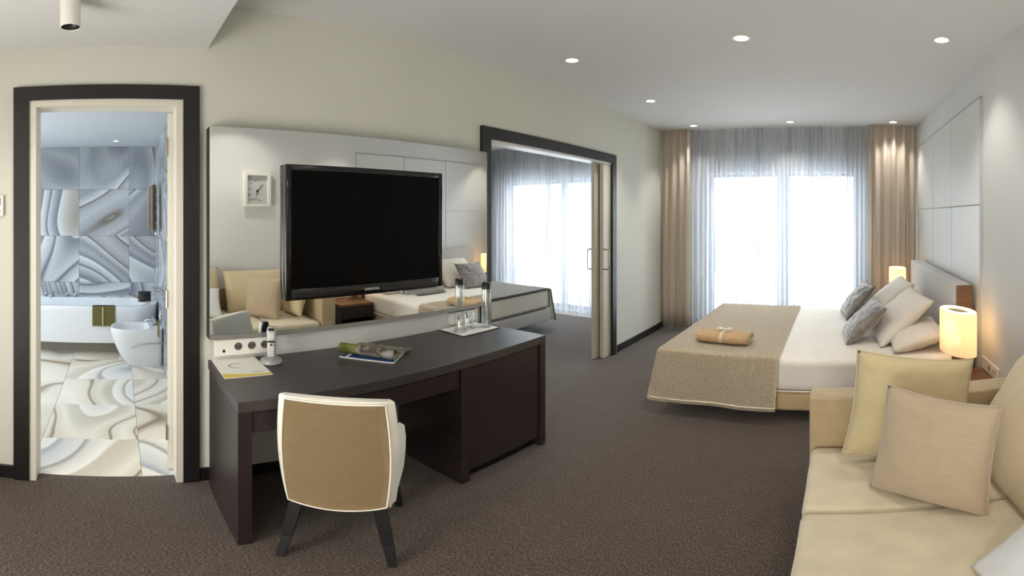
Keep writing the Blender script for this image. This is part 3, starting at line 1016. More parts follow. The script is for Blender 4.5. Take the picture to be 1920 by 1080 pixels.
# piping round the rear panel
pp = [rearp(u / 12, 1) for u in range(13)] + [rearp(1, 1 - v / 24) for v in range(1, 25)] + [rearp(1 - u / 12, 0) for u in range(1, 13)] + [rearp(0, v / 24) for v in range(1, 25)]
bm = bmesh.new(); tube(bm, pp, 0.0035, 6)
t.part('piping', bm, M['chair_side'], sub=bk, smooth='all')
# seat cushion
bm = B(-0.185, 0.185, -0.20, 0.26, 0.34, 0.47, 0.04, 4)
t.part('seat', bm, M['chair_side'], smooth='all')
for s_ in (-1, 1):
    rings = []
    for i in range(11):
        v = i / 10
        y_ = CH + 0.07 + 0.40 * v
        ztop = 0.625 - 0.09 * v ** 2
        out = 0.182 + 0.024 * math.sin(PI * min(1, v * 1.2 + 0.1) * 0.55)
        hw = 0.022
        z0 = 0.30
        rings.append([(s_ * (out + dx), y_, z0 + (ztop - z0) * f) for dx, f in
                      ((-hw, 0), (hw * 0.4, 0.0), (hw * 1.2, 0.3), (hw * 1.3, 0.65), (hw, 0.93), (0, 1.0), (-hw, 0.95), (-hw, 0.5))])
    bm = bmesh.new(); loft(bm, rings)
    t.part('armrest', bm, M['chair_side'], smooth=60)
for sx in (-1, 1):
    for yb, yf in ((CH + 0.06, CH + 0.005), (0.20, 0.23)):
        bm = bmesh.new()
        rr = []
        for z, xx, yy, r in ((0.345, 0.150, yb, 0.025), (0.12, 0.185, (yb + yf) / 2, 0.020), (0, 0.205, yf, 0.015)):
            rr.append([(sx * xx + a * r, yy + b * r, z) for a, b in ((-1, -1), (1, -1), (1, 1), (-1, 1))])
        loft(bm, rr)
        t.part('leg', bm, M['dark'])


# ------------------------------------------------------------------ cushions
def pillow_bm(w_, h_, t_, n=28, pinch=0.06, seed=0, wr=0.006, power=0.42, wrfreq=7.0):
    bm = bmesh.new()

    def surf(side):
        g = []
        for i in range(n + 1):
            row = []
            for j in range(n + 1):
                u = -1 + 2 * i / n; v = -1 + 2 * j / n
                x = w_ / 2 * u * (1 - pinch * (1 - v * v) * 1.0)
                y = h_ / 2 * v * (1 - pinch * (1 - u * u) * 1.0)
                e = max(0.0, (1 - u ** 2) * (1 - v ** 2)) ** power
                nz = noise.noise(Vector((u * wrfreq * .35 + seed * 3.1, v * wrfreq * .35, side * 2.0))) + 0.6 * noise.noise(Vector((u * wrfreq + seed, v * wrfreq, side * 5.0)))
                # creases fan in from the corners
                cr = math.sin(math.atan2(1.02 - abs(v), 1.02 - abs(u)) * 9 + seed) * (abs(u * v)) ** 2
                z = side * (t_ / 2 * e + (wr * nz + wr * 0.8 * cr) * min(1, e * 2.5))
                row.append((x, y, z, u, v))
            g.append(row)
        return g
    f, b = surf(1), surf(-1)
    fv = [[bm.verts.new(p[:3]) for p in r] for r in f]
    bv = [[None] * (n + 1) for _ in range(n + 1)]
    for i in range(n + 1):
        for j in range(n + 1):
            if i in (0, n) or j in (0, n): bv[i][j] = fv[i][j]
            else: bv[i][j] = bm.verts.new(b[i][j][:3])
    for i in range(n):
        for j in range(n):
            bm.faces.new((fv[i][j], fv[i + 1][j], fv[i + 1][j + 1], fv[i][j + 1]))
            bm.faces.new((bv[i][j], bv[i][j + 1], bv[i + 1][j + 1], bv[i + 1][j]))
    return bm


def cushion(name, label, cat, c, right, up, w_, h_, t_, m, seed=0, group=None, wr=0.006, power=0.42, pinch=0.06, seam=None):
    r = Vector(right).normalized(); u = Vector(up); u = (u - r * u.dot(r)).normalized(); nn = r.cross(u)
    mt = Matrix((r, u, nn)).transposed().to_4x4(); mt.translation = Vector(c)
    if seam:
        e = bpy.data.objects.new(name, None); COL.objects.link(e)
        e['label'] = label; e['category'] = cat
        if group: e['group'] = group
        e.matrix_world = mt
        o = link('cover', pillow_bm(w_, h_, t_, seed=seed, wr=wr, power=power, pinch=pinch), m, e, smooth='all')
        pts = []
        k = 16
        for a in range(4 * k + 1):
            q, f = divmod(a, k); f = -1 + 2 * f / k
            uu, vv = ((f, -1), (1, f), (-f, 1), (-1, -f), (-1, -1))[q] if q < 4 else (-1, -1)
            pts.append((w_ / 2 * uu * (1 - pinch * (1 - vv * vv)), h_ / 2 * vv * (1 - pinch * (1 - uu * uu)), 0))
        link('seam', tube(bmesh.new(), pts, 0.0035, 6), seam, e, smooth='all')
        return e
    o = link(name, pillow_bm(w_, h_, t_, seed=seed, wr=wr, power=power, pinch=pinch), m, smooth='all', label=label, cat=cat, group=group)
    o.matrix_world = mt
    return o


# ------------------------------------------------------------------ sofa
t = Thing('sofa', 'sand coloured fabric sofa along the right wall', 'sofa', (0.45, 1.1, 0))
t.part('arm', B(-0.125, XR - 0.016, 2.06, 2.22, 0.10, 0.665, 0.012, 3), M['sofa_frame'], smooth=50)
t.part('arm', B(-0.125, XR - 0.016, -0.30, -0.14, 0.10, 0.665, 0.012, 3), M['sofa_frame'], smooth=50)
t.part('back', B(0.86, XR - 0.018, -0.138, 2.058, 0.10, 0.665, 0.015, 3), M['sofa_frame'], smooth=50)
t.part('base', B(-0.09, 0.858, -0.138, 2.058, 0.08, 0.24, 0.01, 2), M['sofa_frame'])


def seat_cushion(u, v):
    return None


def soft_box(x0, x1, y0, y1, z0, z1, r, nx, ny, amp, seed):
    """upholstered block: rounded edges, a little crown and soft creases on top"""
    bm = bmesh.new()
    box(bm, x0, x1, y0, y1, z0, z1, r, 4)
    bmesh.ops.subdivide_edges(bm, edges=[e for e in bm.edges if e.calc_length() > 0.15], cuts=14, use_grid_fill=True)
    for v in bm.verts:
        u = (v.co.x - x0) / (x1 - x0); w_ = (v.co.y - y0) / (y1 - y0)
        if v.co.z > z1 - r * 1.2:
            v.co.z += 0.012 * math.sin(PI * max(0, min(1, u))) * math.sin(PI * max(0, min(1, w_))) \
                + amp * noise.noise(Vector((v.co.x * 2.2 + seed, v.co.y * 4.5, seed)))
        if v.co.x < x0 + r * 1.2:
            v.co.x += amp * noise.noise(Vector((v.co.y * 5, v.co.z * 6, seed)))
    return bm


t.part('seat_cushion', soft_box(-0.118, 0.858, 1.503, 2.056, 0.242, 0.405, 0.035, 20, 20, 0.004, 1), M['sofa'], smooth='all')
t.part('seat_cushion', soft_box(-0.118, 0.858, -0.136, 1.499, 0.242, 0.405, 0.035, 20, 20, 0.004, 2), M['sofa'], smooth='all')
for xx in (-0.05, 0.92):
    for yy in (-0.24, 2.16):
        t.part('leg', B(xx - 0.025, xx + 0.025, yy - 0.025, yy + 0.025, 0, 0.10), M['dark'])

cushion('cushion', 'golden beige square cushion propped against the sofa arm', 'cushion', (0.315, 1.935, 0.655), (1, 0.02, -0.15), (0.10, 0.22, 1),
        0.53, 0.50, 0.17, M['cushion_gold'], 1, 'sofa cushions', wr=0.010, seam=M['cushion_gold'])
cushion('cushion', 'tan square cushion in front, nearest the middle of the sofa seat', 'cushion', (0.335, 1.565, 0.625), (0.78, -0.62, -0.03), (0.16, 0.16, 0.95),
        0.455, 0.46, 0.17, M['cushion_tan'], 2, 'sofa cushions', wr=0.006, seam=M['cushion_tan'])
cushion('back_cushion', 'large light sand back cushion leaning against the wall, far one', 'cushion', (0.735, 1.60, 0.635), (0, -1, 0), (0.5, 0, 0.85),
        0.76, 0.56, 0.20, M['cushion_back'], 3, 'sofa back cushions', wr=0.006, power=0.32, pinch=0.03)
cushion('back_cushion', 'large light sand back cushion leaning against the wall, near one', 'cushion', (0.745, 0.75, 0.655), (0, -1, 0), (0.40, 0, 0.9),
        0.82, 0.58, 0.20, M['cushion_back'], 4, 'sofa back cushions', wr=0.006, power=0.32, pinch=0.03)
cushion('pillow', 'pale grey white pillow at the near end of the sofa seat', 'pillow', (0.51, 0.87, 0.565), (0.10, -1, 0.0), (0.72, 0.12, 0.66),
        0.50, 0.42, 0.14, M['pillow_sofa'], 5, wr=0.004)

# ------------------------------------------------------------------ framed clock on the right wall (seen in the mirror)
t = Thing('wall_clock', 'white framed wall clock seen reflected in the mirror', 'clock', (XR, 1.70, 1.65))
bm = bmesh.new()
cy0, cy1, cz0, cz1 = 1.53, 1.87, 1.655, 2.08
for q in ((cy0, cy0 + 0.035, cz0, cz1), (cy1 - 0.035, cy1, cz0, cz1), (cy0 + 0.035, cy1 - 0.035, cz0, cz0 + 0.035), (cy0 + 0.035, cy1 - 0.035, cz1 - 0.035, cz1)):
    box(bm, XR - 0.055, XR, *q)
t.part('frame', bm, M['white'])
fa = t.part('clock_face', B(XR - 0.018, XR - 0.002, cy0 + 0.034, cy1 - 0.034, cz0 + 0.034, cz1 - 0.034), mat('clock face print', '#c4c4bf', 0.6, var=0.06, scale=9))
xh = XR - 0.022
bm = bmesh.new(); tube(bm, [(xh + 0.004, 1.70, 1.85), (xh - 0.006, 1.70, 1.85)], 0.013, 16)
t.part('hub', bm, M['ink'])
bm = bmesh.new(); tube(bm, [(xh, 1.70, 1.85), (xh, 1.77, 1.93)], 0.0035, 6)
t.part('minute_hand', bm, M['socket_grey'])
bm = bmesh.new(); tube(bm, [(xh, 1.70, 1.85), (xh, 1.69, 1.79)], 0.0045, 6)
t.part('hour_hand', bm, M['socket_grey'])
for i, (y_, z_) in enumerate(((1.62, 1.735), (1.655, 1.745), (1.69, 1.75), (1.73, 1.74), (1.60, 1.80), (1.61, 1.88), (1.62, 1.95), (1.68, 1.98))):
    bm = bmesh.new(); tube(bm, [(xh + 0.003, y_ - 0.014, z_), (xh + 0.003, y_ + 0.014, z_ + 0.006 * (-1) ** i)], 0.004, 6)
    t.part('face_mark', bm, M['socket_grey'])

# ------------------------------------------------------------------ nightstands and lamps
def nightstand(y0, y1, label):
    t = Thing('nightstand', label, 'nightstand', (0.78, (y0 + y1) / 2, 0), group='nightstands')
    x0, x1, zt = 0.52, XR - 0.016, 0.42
    t.part('top', B(x0, x1, y0, y1, zt - 0.03, zt, 0.002, 1), M['wood'], label='brown wooden top')
    t.part('side_panel', B(x0, x1, y0, y0 + 0.02, 0.05, zt - 0.0302), M['wenge'])
    t.part('side_panel', B(x0, x1, y1 - 0.02, y1, 0.05, zt - 0.0302), M['wenge'])
    t.part('back_panel', B(x1 - 0.02, x1, y0 + 0.02, y1 - 0.02, 0.05, zt - 0.0302), M['wenge'])
    t.part('bottom_panel', B(x0, x1 - 0.02, y0 + 0.02, y1 - 0.02, 0.05, 0.07), M['wenge'])
    dr = t.part('drawer', B(x0 + 0.004, x0 + 0.022, y0 + 0.022, y1 - 0.022, 0.23, zt - 0.033, 0.002, 1), M['wenge'])
    t.part('plinth', B(x0 + 0.04, x1 - 0.02, y0 + 0.02, y1 - 0.02, 0, 0.05), M['black'])


nightstand(2.62, 3.10, 'dark nightstand with brown top between sofa and bed')
nightstand(5.235, 5.60, 'dark nightstand on far side of the bed by the drape')


def table_lamp(cx, cy, zb, label, ztop, hh, ry, rx, power, rot):
    t = Thing('table_lamp', label, 'lamp', (cx, cy, zb), rot, group='bedside lamps', local=True)
    z0, z1 = ztop - hh - zb, ztop - zb
    bm = bmesh.new()
    n = 180
    rings = []
    for z in (z0, z0 + 0.004, z1 - 0.004, z1):
        ring = []
        for i in range(n):
            a = 2 * PI * i / n
            k = 1 + 0.035 * (1 if i % 3 == 0 else (-1 if i % 3 == 1 else 0))
            if z in (z0, z1): k = 0.99
            ring.append((rx * k * math.cos(a), ry * k * math.sin(a), z))
        rings.append(ring)
    loft(bm, rings, cap=False)
    s_ = t.part('lamp_shade', bm, M['shade'])
    bm = bmesh.new()
    ring = lambda k, z: [(rx * k * math.cos(2 * PI * i / 48), ry * k * math.sin(2 * PI * i / 48), z) for i in range(48)]
    loft(bm, [ring(0.985, z1 - 0.004), ring(0.985, z1 + 0.002), ring(0.62, z1 + 0.002), ring(0.62, z1 - 0.004)], cap=False)
    t.part('top_ring', bm, mat('glowing lamp rim', '#fff2d8', 0.5, emit='#fff0d0', estr=0.9), sub=s_)
    bm = bmesh.new(); loft(bm, [ring(0.62, z1 - 0.012), ring(0.62, z1 - 0.010)])
    t.part('top_plate', bm, M['shade_in'], sub=s_, label='grey oval top plate')
    t.part('stem', B(-0.02, 0.02, -0.045, 0.045, 0.012, z0 + 0.03, 0.003), M['wood'])
    bm = bmesh.new(); lathe(bm, [(0.001, 0), (1.0, 0), (1.0, 0.010), (0.96, 0.013), (0.001, 0.013)], n=32, sx=0.06, sy=0.09)
    t.part('base', bm, M['wood'], smooth=40)
    bm = bmesh.new(); lathe(bm, [(0.001, 0.0), (0.018, 0.01), (0.022, 0.03), (0.012, 0.055), (0.001, 0.06)], (0, 0, z0 + 0.06), 16)
    t.part('bulb', bm, M['glow'], smooth='all')
    l = bpy.data.lights.new('lamp_bulb', 'POINT'); l.energy = power; l.color = (1.0, 0.70, 0.40); l.shadow_soft_size = 0.04
    o = bpy.data.objects.new('lamp_bulb', l); o.location = (cx, cy, (ztop - hh * 0.35)); COL.objects.link(o)


table_lamp(0.805, 2.98, 0.42, 'lit pleated oval lamp on nightstand beside the sofa', 0.893, 0.305, 0.180, 0.085, 0.85, 0.32)
table_lamp(0.72, 5.42, 0.42, 'lit pleated oval lamp on the nightstand by the far drape', 0.92, 0.30, 0.13, 0.09, 1.0, 0.3)

t = Thing('wall_socket', 'white double wall socket beside the bedside lamp', 'socket', (XR, 2.9, 0.42))
t.part('plate', B(XR - 0.012, XR, 2.74, 3.085, 0.42, 0.515, 0.004), M['white'])
for yy in (2.80, 2.84):
    bm = bmesh.new(); tube(bm, [(XR - 0.0125, yy, 0.47), (XR - 0.014, yy, 0.47)], 0.006, 8)
    t.part('pin_hole', bm, M['black'])
bm = bmesh.new(); tube(bm, [(XR - 0.0125, 2.92, 0.467), (XR - 0.014, 2.92, 0.467)], 0.022, 20)
t.part('socket', bm, M['silver'])

# ------------------------------------------------------------------ bed
BX0, BX1, BY0, BY1 = -1.28, 0.845, 3.14, 5.02
t = Thing('bed', 'double bed with white linen and pale grey headboard', 'bed', (-0.2, 4.1, 0))
t.part('mattress', soft_box(BX0, BX1, BY0, BY1, 0.255, 0.515, 0.05, 20, 20, 0.003, 4), M['linen_white'], smooth='all')
t.part('base', B(BX0 + 0.01, BX1, BY0 + 0.01, BY1 - 0.01, 0.09, 0.245, 0.03, 3), M['bed_base'], smooth='all')
t.part('plinth', B(BX0 + 0.25, BX1, BY0 + 0.22, BY1 - 0.22, 0, 0.092), M['black'])
hb = t.part('headboard', B(0.85, 0.975, 3.20, 5.22, 0.0, 1.03, 0.012, 3), M['headboard'], smooth=40)
t.part('end_panel', B(0.852, 0.973, 3.180, 3.199, 0.0, 1.028), M['wood'], sub=hb, label='brown wooden end panel')
# rolled sheet edge along the near side
bm = bmesh.new(); tube(bm, [(BX0 + 0.03, BY0 - 0.002, 0.262), (BX1 - 0.02, BY0 - 0.002, 0.262)], 0.006, 8)
t.part('piping', bm, M['linen_white'])


# bed throw
def throw_pt(u, v):
    # u across X from the head side to beyond the foot, v across Y from near hem to far hem
    s_ = -0.40 - u * 1.20
    q = v * 2.75
    near, far = 0.42, 1.90
    dropx = max(0.0, BX0 - 0.012 - s_)
    x = max(s_, BX0 - 0.012) - dropx * 0.06
    r = 0.03
    if q < near:
        d = near - q
        y = BY0 - 0.020 - 0.045 * d / near - 0.012 * math.sin(s_ * 9) * d / near
        z = 0.535 - d
    elif q < near + far:
        y = BY0 - 0.020 + (q - near) * (BY1 - BY0 + 0.04) / far
        d = 0
        z = 0.535
        e = min(q - near, near + far - q)
        if e < r: z -= (r - math.sqrt(max(0, r * r - (r - e) ** 2))) * 0.8
    else:
        d = q - near - far
        y = BY1 + 0.02 + 0.03 * d
        z = 0.535 - d
    if dropx > 0:
        z = min(z, 0.535 - dropx)
    x += -0.035 * (d / 0.42 if q < near else 0) * u - 0.02 * (d / .42 if q < near else 0)
    z += 0.0025 * noise.noise(Vector((x * 14, y * 14, z * 14))) + 0.0015
    y += (0.008 * noise.noise(Vector((x * 5, z * 6, 2.0)))) if q < near else 0
    return (x, y, max(z, 0.1))


bm = bmesh.new(); grid(bm, throw_pt, 48, 110)
bmesh.ops.solidify(bm, geom=bm.faces[:], thickness=0.006)
o = Thing('bed_throw', 'quilted beige throw across the foot of the bed', 'throw', (-0.85, 4.1, 0.52))
o.part('cloth', bm, M['throw'], smooth='all')
hem = [throw_pt(i / 48, 0.006) for i in range(49)]
hem = [(p[0], p[1] - 0.004, p[2] + 0.012) for p in hem if True]
bm = bmesh.new(); tube(bm, hem[:37], 0.007, 6)
o.part('hem', bm, M['throw'], smooth='all')


# pillows on the bed
def bedpillow(label, c, right, up, w_, h_, t_, m, seed, group, cat='pillow', name='pillow', wr=0.010, seam=None, power=0.42):
    return cushion(name, label, cat, c, right, up, w_, h_, t_, m, seed, group, wr, power, 0.05, seam)


g1 = 'white pillows on the bed'
bedpillow('white pillow lying flat at the near head corner of the bed', (0.60, 3.50, 0.60), (0, -1, 0), (0.9, 0, 0.25), 0.60, 0.42, 0.17, M['pillow_white'], 11, g1)
bedpillow('large white pillow leaning upright on the near side of the bed', (0.50, 3.74, 0.705), (0.10, -1, -0.02), (0.72, 0.02, 0.62), 0.66, 0.55, 0.17, M['pillow_white'], 12, g1)
bedpillow('white pillow lying flat at the far head corner of the bed', (0.60, 4.62, 0.60), (0, -1, 0), (0.9, 0, 0.25), 0.60, 0.42, 0.17, M['pillow_white'], 13, g1)
bedpillow('large white pillow leaning upright on the far side of the bed', (0.50, 4.50, 0.715), (0.04, -1, 0), (0.72, 0.02, 0.62), 0.66, 0.55, 0.17, M['pillow_white'], 14, g1)
g2 = 'grey velvet cushions'
bedpillow('crushed velvet grey cushion with seam tinted as by lamp light, nearer one', (0.215, 3.70, 0.675), (0.05, -1, 0), (0.72, 0.0, 0.66), 0.45, 0.42, 0.15, M['velvet'], 15, g2, 'cushion', 'velvet_cushion', 0.012, M['velvet_lamplit'])
bedpillow('crushed velvet grey cushion farther towards the window', (0.20, 4.55, 0.695), (0.12, -1, 0.0), (0.62, 0.05, 0.72), 0.45, 0.42, 0.15, M['velvet'], 16, g2, 'cushion', 'velvet_cushion', 0.012, M['piping'])

# folded robe tied with a ribbon
def robe(cx, cy, zb, rz, label, group):
    t = Thing('folded_robe', label, 'robe', (cx, cy, zb), rz, group, local=True)
    L2 = 0.205
    bm = bmesh.new()
    rings = []
    for i in range(13):
        x_ = -L2 + 2 * L2 * i / 12
        k = 1 - 0.10 * abs(i / 6 - 1) ** 3
        nk = 0.93 if i == 6 else 1.0
        rings.append([(x_, 0.105 * k * nk * math.copysign(abs(math.cos(a)) ** 0.7, math.cos(a)),
                       0.048 + 0.046 * k * nk * math.copysign(abs(math.sin(a)) ** 0.8, math.sin(a)) + 0.003 * noise.noise(Vector((i * .8, a * 2, 1)))) for a in
                      [2 * PI * q / 28 for q in range(28)]])
    loft(bm, rings)
    t.part('cloth', bm, M['towel_tan'], smooth=60)
    for s_ in (-1, 1):       # spiral of the roll on each end
        pts = []
        for q in range(34):
            a = q * 0.45
            k = 0.95 - q * 0.025
            pts.append((s_ * (L2 + 0.001), 0.098 * k * math.cos(a), 0.048 + 0.040 * k * math.sin(a)))
        bm = bmesh.new(); tube(bm, pts, 0.0045, 6)
        t.part('roll_end', bm, M['towel_cream'], smooth='all')
    bm = bmesh.new()
    rings = []
    for q in range(29):
        a = 2 * PI * q / 28
        yy = 0.101 * math.copysign(abs(math.cos(a)) ** 0.7, math.cos(a)); zz = 0.048 + 0.046 * math.copysign(abs(math.sin(a)) ** 0.8, math.sin(a))
        rings.append([(-0.012, yy, zz), (0.012, yy, zz), (0.012, yy * 0.97, zz * 0.97 + .0015), (-0.012, yy * 0.97, zz * 0.97 + .0015)])
    loft(bm, rings, False)
    rb = t.part('ribbon', bm, M['ribbon'], smooth='all')
    for s_, tw in ((-1, 0.4), (1, -0.3), (-1, -0.5), (1, 0.5)):
        bm = bmesh.new()
        loop = []
        for q in range(13):
            a = PI * q / 12
            loop.append((s_ * (0.055 * math.sin(a)), tw * 0.05 * math.sin(a), 0.096 + 0.016 * math.sin(2 * a) * .5 + 0.010))
        rings = [[(p[0], p[1] - 0.009, p[2]), (p[0], p[1] + 0.009, p[2]), (p[0], p[1] + 0.009, p[2] + 0.0015), (p[0], p[1] - 0.009, p[2] + 0.0015)] for p in loop]
        loft(bm, rings, False)
        t.part('bow_loop', bm, M['ribbon'], sub=rb, smooth='all')
    return t


robe(-0.86, 3.42, 0.538, math.radians(-6), 'caramel folded robe tied with cream ribbon on the bed throw', 'folded robes')

# ------------------------------------------------------------------ bed in the second room
t = Thing('bed', 'bed with grey cover seen through the sliding doorway', 'bed', (-4.65, 4.05, 0))
b2x0, b2x1, b2y0, b2y1 = -5.75, -3.60, 3.12, 4.94
t.part('mattress', soft_box(b2x0, b2x1, b2y0, b2y1, 0.30, 0.555, 0.045, 20, 20, 0.003, 8), M['linen_white'], smooth='all')
t.part('base', B(b2x0, b2x1 + 0.02, b2y0 + 0.01, b2y1 + 0.01, 0.12, 0.288, 0.03, 3), M['headboard'], smooth='all')
t.part('plinth', B(b2x0, b2x1 - 0.3, b2y0 + 0.25, b2y1 - 0.25, 0, 0.125), M['black'])
t.part('headboard', B(b2x0 - 0.12, b2x0 - 0.005, b2y0 - 0.1, b2y1 + 0.2, 0.0, 1.03, 0.02, 3), M['headboard'], smooth='all')
for z in (0.305, 0.548):
    pts = [(b2x1 + 0.002, b2y0 + 0.05, z), (b2x1 + 0.002, b2y1 - 0.04, z)]
    if z < 0.4: pts[1] = (b2x1 + 0.002, b2y1 - 0.02, z + 0.01)
    bm = bmesh.new(); tube(bm, pts, 0.006, 8)
    t.part('piping', bm, M['piping'], label='dark grey piping')
bm = bmesh.new(); tube(bm, [(b2x1 + 0.002, b2y1 - 0.01, 0.31), (b2x1 + 0.004, b2y1 - 0.005, 0.42), (b2x1 + 0.002, b2y1 - 0.02, 0.545)], 0.007, 8)
t.part('piping', bm, M['piping'], label='dark grey piping')
# cover lying over it, hanging over the far side corner
o = Thing('bed_cover', 'pale grey cover spread over the bed in the second bedroom', 'cover', (-4.3, 4.05, 0.56))


def cover_pt(u, v):
    x = b2x1 + 0.006 - u * 1.2
    q = v * 2.4
    if q < 1.86:
        y = b2y0 + q * (b2y1 - b2y0 + 0.02) / 1.86; z = 0.574
        if q > 1.83: z -= 0.012
    else:
        d = q - 1.86
        y = b2y1 + 0.02 + 0.22 * d; z = 0.562 - d * 0.85
    z += 0.003 * noise.noise(Vector((x * 8, y * 8, 0)))
    if u < 0.04: z -= 0.006
    return (x, y, z)


bm = bmesh.new(); grid(bm, cover_pt, 24, 60)
bmesh.ops.solidify(bm, geom=bm.faces[:], thickness=0.005)
o.part('cloth', bm, M['throw2'], smooth='all')
pts = [cover_pt(0, v / 60) for v in range(61)]
bm = bmesh.new(); tube(bm, pts, 0.0075, 6)
o.part('piping', bm, M['piping'], smooth='all', label='dark grey edge piping')
robe(-4.85, 4.02, 0.575, math.radians(80), 'caramel folded robe on the bed in the second bedroom', 'folded robes')
spot('ceiling_or_fill_spot', (-4.2, 3.9, H - 0.05), P_ROOM2, NEUT, 165, size=0.15)  # added fill for the second room, without a fixture

# ------------------------------------------------------------------ bathroom
BH = 2.385
struct('ceiling_bathroom', B(BATH_X - 0.1, XB, BATH_Y0 - 0.1, BATH_Y1 + 0.05, BH, BH + 0.08), mat('bathroom ceiling paint', '#ccd2d8', 0.7))
fb = struct('floor_bathroom', B(BATH_X - 0.1, XL - 0.075, BATH_Y0 - 0.1, BATH_Y1 + 0.05, -0.06, -0.004), M['plinth'])
wb = struct('wall_bathroom_back', B(BATH_X - 0.1, BATH_X - 0.011, BATH_Y0 - 0.1, BATH_Y1 + 0.05, 0, BH), M['plinth'])
wc = struct('wall_bathroom_right', B(BATH_X, XB - 0.001, BATH_Y1 + 0.011, BATH_Y1 + 0.06, 0, BH), M['plinth'])
struct('wall_bathroom_left', B(BATH_X, XB - 0.001, BATH_Y0 - 0.1, BATH_Y0, 0, BH), M['stone_wall'])


def tiles(parent, plane, cuts_a, cuts_b, m, gap=0.0012):
    """cut stone tiles between the joint lines, each an object of its own"""
    for a0, a1 in zip(cuts_a, cuts_a[1:]):
        for b0, b1 in zip(cuts_b, cuts_b[1:]):
            ca, cb = (a0 + a1) / 2, (b0 + b1) / 2
            ha, hb_ = (a1 - a0) / 2 - gap, (b1 - b0) / 2 - gap
            bm = bmesh.new()
            if plane == 'z':
                box(bm, -ha, ha, -hb_, hb_, -0.008, 0, 0.001, 1); loc = (ca, cb, 0.0)
            elif plane == 'x':
                box(bm, -0.008, 0, -ha, ha, -hb_, hb_, 0.001, 1); loc = (BATH_X, ca, cb)
            else:
                box(bm, -ha, ha, 0, 0.008, -hb_, hb_, 0.001, 1); loc = (ca, BATH_Y1, cb)
            link('tile', bm, m, parent, loc=loc)


xs_ = [BATH_X, -5.34, -4.72, -4.11, -3.50, -2.885, XL - 0.0755]
ys_ = [-2.0, -1.72, -1.11, -0.49, 0.12, BATH_Y1]
tiles(fb, 'z', xs_, ys_, M['stone_floor'])
tiles(wb, 'x', ys_, [0, 0.155, 0.725, 1.295, 1.862, BH], M['stone_wall'])
tiles(wc, 'y', [BATH_X, -4.95, -4.34, -3.73, -3.12, -2.51], [0, 0.155, 0.725, 1.295, 1.862, BH], M['stone_wall'])

# bathtub
t = Thing('bathtub', 'white bathtub along the back wall of the bathroom', 'bathtub', (-5.2, -0.6, 0))
tx0, tx1, ty0, ty1, tz0, tz1 = BATH_X + 0.002, -4.85, -1.55, BATH_Y1 - 0.002, 0.135, 0.56


def tub_ring(x0, x1, y0, y1, r, z, n=8):
    p = arc(x1 - r, y1 - r, r, 0, 90, n) + [(x0, y1), (x0, y0)] + arc(x1 - 0.05, y0 + 0.05, 0.05, 270, 360, n)
    return [(a, b, z) for a, b in p]


bm = bmesh.new()
outer = lambda z, d=0.0: tub_ring(tx0 + 0.0, tx1 - d, ty0, ty1, 0.30, z)
innr = lambda z, d=0.0: [(a, b, z) for a, b in rounded_rect(tx0 + 0.14 + d, tx1 - 0.055 - d, ty0 + 0.15 + d * 1.6, ty1 - 0.13 - d * 2.2, 0.17, 8)]
ov = [[bm.verts.new(p) for p in outer(z, d)] for z, d in ((tz0, 0.05), (tz0 + 0.01, 0.03), (tz1 - 0.06, 0.0), (tz1 - 0.01, 0.0), (tz1, 0.008))]
for a, b in zip(ov, ov[1:]):
    for i in range(len(a)):
        j = (i + 1) % len(a); bm.faces.new((a[i], a[j], b[j], b[i]))
bm.faces.new(list(reversed(ov[0])))
iv = [[bm.verts.new(p) for p in innr(z, d)] for z, d in ((tz1, 0.0), (tz1 - 0.02, 0.008), (0.30, 0.05), (0.20, 0.09))]
for a, b in zip(iv, iv[1:]):
    for i in range(len(a)):
        j = (i + 1) % len(a); bm.faces.new((a[i], a[j], b[j], b[i]))
bm.faces.new(iv[-1])
# rim surface between outer and inner loops
eo = [bm.edges.get((ov[-1][i], ov[-1][(i + 1) % len(ov[-1])])) for i in range(len(ov[-1]))]
ei = [bm.edges.get((iv[0][i], iv[0][(i + 1) % len(iv[0])])) for i in range(len(iv[0]))]
bmesh.ops.bridge_loops(bm, edges=eo + ei)
t.part('basin', bm, M['tub'], smooth=45)
t.part('plinth', B(tx0, -5.03, ty0 + 0.04, ty1 - 0.25, 0, tz0 + 0.01), M['plinth'])
t.part('water_surface', B(tx0 + 0.20, tx1 - 0.11, ty0 + 0.25, ty1 - 0.36, 0.44, 0.442), M['water'])
# deck mixer
bm = bmesh.new()
tube(bm, [(-5.42, -0.79, tz1), (-5.42, -0.79, tz1 + 0.055), (-5.36, -0.79, tz1 + 0.06), (-5.25, -0.79, tz1 + 0.055), (-5.22, -0.79, tz1 + 0.03)], [0.02, 0.02, 0.017, 0.015, 0.014], 10)
t.part('spout', bm, M['chrome'], smooth='all')
for yy in (-0.88, -0.62, -0.52):
    bm = bmesh.new(); lathe(bm, [(0.026, 0), (0.026, 0.012), (0.016, 0.016), (0.016, 0.035), (0.022, 0.038), (0.020, 0.05), (0.001, 0.052)], (-5.44, yy, tz1), 16)
    t.part('tap', bm, M['chrome'], smooth=50)
bm = bmesh.new(); tube(bm, [(-5.47, -0.70, tz1 + 0.02), (-5.46, -0.45, tz1 + 0.02)], 0.011, 8)
t.part('hand_shower', bm, M['chrome'])
for yy in (-0.19, 0.02):
    bm = bmesh.new(); lathe(bm, [(0.03, 0), (0.03, 0.006), (0.001, 0.008)], (-5.47, yy, tz1), 16)
    t.part('control_button', bm, M['silver'], smooth=40)

cushion('headrest', 'black headrest pad on the end of the bathtub', 'headrest', (-5.20, 0.288, 0.610), (0.1, 1, 0.0), (-0.5, 0, 0.85), 0.14, 0.13, 0.05, M['black'], 3, wr=0.001, pinch=-0.04)

# towel over the tub rim
bm = bmesh.new()


